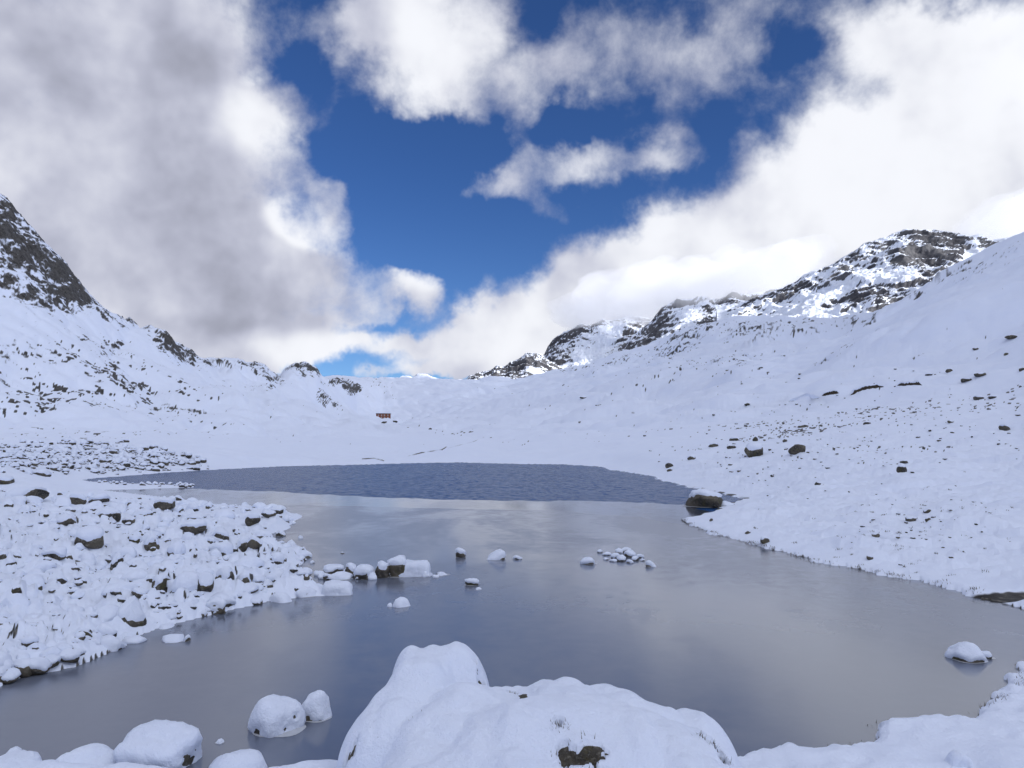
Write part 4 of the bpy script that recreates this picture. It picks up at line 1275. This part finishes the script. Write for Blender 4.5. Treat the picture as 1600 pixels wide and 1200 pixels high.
def flush_pool(limit):
    quota = {0: .55, 1: .2, 2: .25}
    for mass, label in ((0, 'small snow-dusted rubble between the boulders of the left shore'), (1, 'fine dark rubble of the mound beyond the inlet'), (2, 'tiny dark stones strewn over the right-hand slope')):
        items = sorted([p for p in POOL if p[7] == mass], key=lambda p: -p[0])
        n = int(limit * quota[mass])
        for p in items[:n]:
            place_stone(p[1], p[2], p[3], p[4], p[5], p[6])
        rest = items[n:]
        co = []; fc = []; mi = []; nv = 0
        for (_, pair, loc, sc, rz, _l, _g, _m) in rest:
            c, s_ = math.cos(rz), math.sin(rz)
            for k, me in enumerate(pair):
                a = np.empty(len(me.vertices) * 3); me.vertices.foreach_get('co', a); a = a.reshape(-1, 3) * np.array(sc)
                f = np.empty(len(me.loops), dtype=np.int32); me.loops.foreach_get('vertex_index', f)
                co.append(np.stack([a[:, 0] * c - a[:, 1] * s_ + loc[0], a[:, 0] * s_ + a[:, 1] * c + loc[1], a[:, 2] + loc[2]], -1))
                fc.append(f + nv); nv += len(a); mi.append(np.full(len(f) // 3, k))
        if rest:
            me = raw_mesh('rubble', np.concatenate(co), np.concatenate(fc), 3)
            me.materials.append(M['rock']); me.materials.append(M['snow'])
            me.polygons.foreach_set('material_index', np.concatenate(mi).astype(np.int32))
            tag(add('rubble', me, None), label, 'rubble', kind='stuff')


flush_pool(175)


# ------------------------------------------------------------------ eroded earth banks on the slope
def earth_bank(pix, hpx, label, seed):
    rnd = np.random.RandomState(seed)
    n = 26; us = np.interp(np.linspace(0, 1, n), np.linspace(0, 1, len(pix)), [p[0] for p in pix]); vs = np.interp(np.linspace(0, 1, n), np.linspace(0, 1, len(pix)), [p[1] for p in pix])
    base = [ray_ground(a, b) for a, b in zip(us, vs)]
    D = np.median([p.y for p in base])
    fit = np.polyfit(us, [p.y for p in base], 1)
    base = [at(a, b, float(np.polyval(fit, a))) for a, b in zip(us, vs)]
    root = empty('earth_bank', base[n // 2])
    zb = np.array([max(p.z, ground_z(p.x, p.y)) for p in base]); zb = np.convolve(np.pad(zb, 3, mode='edge'), np.ones(7) / 7, 'valid')
    hgt = hpx / F * D * np.minimum(1, np.minimum(np.arange(n), n - 1 - np.arange(n)) / 4.0) * rnd.uniform(.65, 1.15, n) + .05
    prof = [(-.5, -.3), (-.25, .25), (-.22, .7), (.02, 1.0), (.6, .95), (1.6, .35)]
    h0 = hpx / F * D
    for nm, rows, mat in (('soil', prof[:4], 'soil'), ('snow_lip', [(-.34, .80), (-.30, 1.02), (-.1, 1.22), (.5, 1.2), (1.2, .8), (2.0, -.1)], 'snow')):
        co = []
        for (a, b) in rows:
            for i in range(n):
                k = hgt[i] / h0
                co.append((base[i].x - root.location.x, base[i].y + a * h0 * k + rnd.normal(0, .04) * h0 - root.location.y, zb[i] + b * hgt[i] + rnd.normal(0, .03) * h0 - root.location.z))
        add(nm, raw_mesh(nm, np.array(co), grid_faces(len(rows), n), 4), M[mat], root)
    tag(root, label, 'earth bank', 'earth banks across the right hillside')


earth_bank([(1232, 627), (1255, 624), (1281, 622)], 4.5, 'thin strip of bare earth, leftmost of the banks across the slope', 1)
earth_bank([(1284, 622), (1298, 619), (1311, 618)], 5, 'short earth bank second from the left across the slope', 2)
earth_bank([(1329, 620), (1340, 613), (1356, 609), (1382, 607)], 5.5, 'bent earth bank, the longest in the middle of the slope', 3)
earth_bank([(1402, 606), (1420, 603), (1441, 602)], 5, 'straight earth bank, rightmost of the banks across the slope', 4)


# ------------------------------------------------------------------ dead grass on the shore banks
def build_grass():
    rnd = np.random.RandomState(3)
    segs = [((1066, 812), (1076, 821)), ((1076, 821), (1105, 833)), ((1105, 833), (1190, 855)), ((1190, 855), (1260, 876)), ((1260, 876), (1350, 894)), ((1350, 894), (1450, 911)), ((1450, 911), (1510, 926)), ((1510, 926), (1560, 946)),
            ((1625, 1035), (1600, 1048)), ((1600, 1048), (1596, 1085)), ((1596, 1085), (1565, 1104)), ((1565, 1104), (1535, 1120)), ((1535, 1120), (1500, 1131)), ((1430, 1131), (1362, 1135)), ((1362, 1135), (1352, 1160)), ((1352, 1160), (1290, 1176)), ((1290, 1176), (1230, 1182)), ((1230, 1182), (1165, 1190))]
    X = []; Y = []; L = []
    for (a, b) in segs:
        p, q = on_plane(*a), on_plane(*b)
        ln = (q - p).length
        for _ in range(int(ln * 70)):
            t = rnd.rand(); w = p.lerp(q, t)
            clump = vnoise2(np.array([w.x / .5]), np.array([w.y / .5]), 91)[0]
            if rnd.rand() > (clump - .42) * 2.6: continue
            X.append(w.x + rnd.normal(0, .10)); Y.append(w.y + rnd.normal(0, .10)); L.append(rnd.uniform(.03, .10) * (1 + .012 * w.y))
    for _ in range(130):
        u = rnd.normal(1420, 110); v = rnd.normal(838, 32)
        if v > 905 or v < 770 or u > 1640: continue
        w = on_plane(u, v, .6)
        if lake_sd(np.array([w.x]), np.array([w.y]))[0] < .4: continue
        for _k in range(rnd.randint(3, 22)):
            X.append(w.x + rnd.normal(0, .07)); Y.append(w.y + rnd.normal(0, .04)); L.append(rnd.uniform(.03, .09) * (1 + .012 * w.y))
    X = np.array(X); Y = np.array(Y); L = np.array(L)
    h = np.maximum(height(X, Y)[0], 0.0)
    n = len(X); a = rnd.uniform(0, 6.28, n); lean = rnd.uniform(.35, .98, n); wd = .006 + .0002 * Y
    px, py = np.cos(a + 1.57) * wd, np.sin(a + 1.57) * wd
    tip = np.stack([X + np.cos(a) * lean * L, Y + np.sin(a) * lean * L, h + L * np.sqrt(np.maximum(0.1, 1 - lean ** 2)) * .9], -1)
    co = np.empty((n, 3, 3)); co[:, 0] = np.stack([X - px, Y - py, h - .02], -1); co[:, 1] = np.stack([X + px, Y + py, h - .02], -1); co[:, 2] = tip
    o = add('grass', raw_mesh('grass', co.reshape(-1, 3), np.arange(n * 3), 3, False), M['grass'])
    tag(o, 'dark dead grass fringing the right shore', 'grass', kind='stuff')


build_grass()


# ------------------------------------------------------------------ the big foreground boulder
def lumps(x, y, items, k=9.0):
    acc = np.zeros(x.shape)
    for (cx, cy, z0, zt, rx, ry, rot, p) in items:
        c, s = math.cos(R(rot)), math.sin(R(rot))
        a = ((x - cx) * c + (y - cy) * s) / rx; b = (-(x - cx) * s + (y - cy) * c) / ry
        q = (np.abs(a) ** p + np.abs(b) ** p) ** (1 / p)
        hz = z0 + (zt - z0) * np.sqrt(np.clip(1 - q ** 2.2, 0, 1)) - np.clip(q - 1, 0, None) * 2.5
        acc += np.exp(k * hz)
    return np.log(acc) / k


def build_big_boulder():
    # lump: centre x, y, base z, top z, radii, rotation, squareness
    L = [(0.60, 11.0, .15, 1.48, 1.80, 1.75, 0, 2.9),
         (1.55, 10.75, .1, 1.36, 1.62, 1.35, -8, 2.2),
         (-1.42, 12.55, .5, 1.68, .50, .50, 0, 2.6),
         (-.82, 12.55, .5, 1.60, .52, .52, 0, 3.0),
         (-1.12, 12.6, .5, 1.62, .5, .5, 0, 3.0),
         (-1.30, 12.1, .4, 1.58, .64, .95, -24, 2.2),
         (-1.58, 11.6, .3, 1.36, .70, 1.0, -38, 2.2),
         (-1.76, 11.15, .3, 1.10, .50, .6, -38, 2.2),
         (-.75, 11.3, .2, 1.34, 1.0, 1.3, -20, 2.2),
         (-.80, 10.4, .2, 1.06, 1.12, 1.2, 0, 2.6),
         (0.0, 9.6, .0, 1.00, 2.3, 1.3, 0, 2.4),
         (2.1, 9.9, .0, 1.0, 1.0, 1.1, 0, 2.2)]
    nx, ny = 280, 240
    gx = np.linspace(-2.9, 3.5, nx); gy = np.linspace(7.6, 13.9, ny)
    X, Y = np.meshgrid(gx, gy)
    base = lumps(X, Y, L)
    hummock = (vnoise2(X / .7, Y / .7, 3) - .5) * .20 + (vnoise2(X / .27, Y / .27, 4) - .5) * .085 + (vnoise2(X / .11, Y / .11, 5) - .5) * .02
    hummock = hummock + (np.abs(2 * vnoise2(X / 1.15 + .3 * Y, Y / 1.15, 13) - 1) - .5) * .17 + (np.abs(2 * vnoise2(X / .42, Y / .42 + .3 * X, 14) - 1) - .5) * .05
    snow = base + hummock + .06
    # where the wind and the meltwater left the rock bare
    def spot(u, v, Yd, rad, depth):
        p = at(u, v, Yd); q = np.hypot((X - p.x) / rad[0], (Y - p.y) / rad[1])
        return depth * sstep(1.15, .55, q + (vnoise2(X / .13, Y / .13, 8) - .5) * .9 + (vnoise2(X / .05, Y / .05, 9) - .5) * .7)
    bare = np.zeros_like(X)
    for a in [(908, 1184, 9.85, (.24, .13), .32), (880, 1178, 9.95, (.08, .05), .2), (940, 1194, 9.7, (.1, .05), .2), (870, 1165, 10.25, (.05, .06), .16), (1105, 1150, 10.3, (.09, .07), .26), (1128, 1162, 10.15, (.06, .15), .28), (1152, 1170, 10.05, (.07, .08), .28), (1092, 1143, 10.45, (.07, .04), .24), (545, 1130, 10.9, (.10, .08), .3), (562, 1150, 10.6, (.08, .06), .28),
              (752, 1056, 12.3, (.07, .10), .3), (800, 1082, 11.6, (.06, .05), .25), (840, 1088, 11.4, (.015, .02), .1), (742, 1046, 12.4, (.05, .03), .1)]:
        bare = np.maximum(bare, spot(*a))
    rock = base - .15 + (fbm3(X, Y, base, .5, 4, 61, ridged=True) - .6) * .16
    snow = snow - bare
    root = empty('boulder', (0.3, 10.8, 0.0))
    off = np.array([0.3, 10.8, 0.0])
    for nm, Z, mat, shrink in (('rock', rock, 'wetrock', 0.985), ('snow_cap', snow, 'snow', 1.0)):
        Zc = np.maximum(Z, -0.25)
        if nm == 'snow_cap':
            rim = sstep(.40, .12, base)            # the mantle thins out above the waterline
            Zc = np.maximum(Z - rim * (.10 + .45 * vnoise2(X / .5, Y / .5, 12)), -.25)
        co = np.stack([(X - .3) * shrink + .3, (Y - 10.8) * shrink + 10.8, Zc], -1).reshape(-1, 3) - off
        add(nm, raw_mesh(nm, co, grid_faces(ny, nx), 4), M[mat], root)
    tag(root, 'huge snow-covered boulder filling the bottom centre of the foreground', 'boulder')
    # dry twigs and tufts in the bare hollows
    rnd = np.random.RandomState(9); co = []
    for (u, v, Yd, n, sp, ln) in [(905, 1186, 9.85, 150, .13, .10), (872, 1168, 10.2, 50, .07, .10), (1105, 1150, 10.3, 60, .07, .09), (1125, 1160, 10.2, 60, .07, .10), (1160, 1172, 10.0, 40, .06, .1), (800, 1084, 11.55, 18, .04, .06), (752, 1056, 12.3, 20, .06, .06), (565, 1142, 10.8, 40, .10, .06), (588, 1118, 11.0, 25, .07, .05), (640, 1122, 10.9, 10, .08, .05)]:
        p = at(u, v, Yd)
        for _ in range(n):
            x = p.x + rnd.normal(0, sp); y = p.y + rnd.normal(0, sp * .7)
            i = int(np.clip((x - gx[0]) / (gx[1] - gx[0]), 0, nx - 1)); j = int(np.clip((y - gy[0]) / (gy[1] - gy[0]), 0, ny - 1))
            z = max(snow[j, i], rock[j, i]) - .02
            a = rnd.uniform(0, 6.28); l = rnd.uniform(.4, 1.2) * ln; w = .006
            dx, dy = math.cos(a), math.sin(a); e = rnd.uniform(.2, 1.0)
            co += [(x - dy * w, y + dx * w, z), (x + dy * w, y - dx * w, z), (x + dx * l * e, y + dy * l * e, z + l * math.sqrt(1.05 - e * e))]
    tag(add('dry_tufts', raw_mesh('dry_tufts', np.array(co) - off, np.arange(len(co)), 3, False), M['grass'], root), kind='stuff')


build_big_boulder()


# ------------------------------------------------------------------ the red mountain hut
def box_mesh(name, x0, x1, y0, y1, z0, z1, bev=0.0):
    bm = bmesh.new(); bmesh.ops.create_cube(bm, size=1.0)
    for v in bm.verts:
        v.co = Vector((x0 if v.co.x < 0 else x1, y0 if v.co.y < 0 else y1, z0 if v.co.z < 0 else z1))
    if bev: bmesh.ops.bevel(bm, geom=bm.edges[:], offset=bev, segments=2, affect='EDGES')
    me = bpy.data.meshes.new(name); bm.to_mesh(me); bm.free(); return me


def build_hut():
    p = at(599, 658.5, 872); p.z = ground_z(p.x, p.y) + .2
    root = empty('mountain_hut', p, R(4)); root.scale = (1.15, 1.15, 1.15)
    add('wall', box_mesh('wall', -6.6, 6.6, -4, 4, -.2, 5.4), M['red'], root)
    add('stone_base', box_mesh('stone_base', -6.75, 6.75, -4.15, 4.15, -1.5, .35), M['stonewall'], root)
    rf = add('roof', box_mesh('roof', -7.1, 7.1, -4.6, 4.6, 5.4, 5.7, .08), M['door'], root)
    add('snow_layer', box_mesh('snow_layer', -7.0, 7.0, -4.5, 4.5, 5.703, 6.05, .12), M['snow'], rf)
    add('annex', box_mesh('annex', -9.6, -6.62, -3.2, 3.2, -1.0, 2.3), M['red'], root)
    add('annex_snow', box_mesh('annex_snow', -9.8, -6.62, -3.4, 3.4, 2.303, 2.7, .1), M['snow'], root)
    for zc in (1.75, 4.0):
        for xc in (-4.4, -1.4, 1.4, 4.6):
            w = add('window', box_mesh('window', xc - .55, xc + .55, -4.10, -4.003, zc - .65, zc + .65), M['shutter'], root)
            add('pane', box_mesh('pane', xc - .38, xc + .38, -4.14, -4.103, zc - .48, zc + .48), M['pane'], w)
    add('door', box_mesh('door', -.55, .55, -4.25, -4.16, -.3, 1.0), M['shutter'], root)
    tag(root, 'small red timber mountain hut with flat snowy roof on the far plain', 'hut')


build_hut()


# ------------------------------------------------------------------ cloud clinging to the far ridges
def build_ridge_cloud():
    m = bpy.data.materials.new('ridge_cloud'); m.use_nodes = True
    nt = m.node_tree; nt.nodes.clear()
    out = nt.nodes.new('ShaderNodeOutputMaterial'); v = nt.nodes.new('ShaderNodeVolumePrincipled')
    v.inputs['Color'].default_value = (0.99, 0.99, 1.0, 1); v.inputs['Density'].default_value = 0.0032; v.inputs['Anisotropy'].default_value = 0.0
    nt.links.new(v.outputs[0], out.inputs['Volume'])
    d, f = ico(4)
    spec = [(960, 468, 2450, 70, 36, 260), (1015, 462, 2400, 60, 40, 260), (905, 488, 2480, 46, 22, 200), (1075, 446, 2200, 55, 34, 240), (1125, 438, 2180, 60, 36, 240), (1185, 432, 2150, 55, 36, 240), (1235, 415, 2100, 42, 30, 220), (1565, 345, 1900, 50, 32, 240), (1620, 330, 1900, 60, 40, 240)]
    for k, (u, vv, Y, su, sv, dep) in enumerate(spec):
        c = at(u, vv, Y); s = Y / F
        nz = 1 + 1.1 * (fbm3(d[:, 0] + k * 7, d[:, 1], d[:, 2], .55, 4, 300 + k) - .5)
        co = d * nz[:, None] * np.array([su * s, dep, sv * s])
        me = raw_mesh('cloud', co, f.ravel(), 3); me.materials.append(m)
        o = bpy.data.objects.new('cloud', me); COL.objects.link(o); o.location = c
        tag(o, 'bank of cloud hiding the tops of the far ridges', 'cloud', 'clouds on the ridges', 'stuff')


build_ridge_cloud()
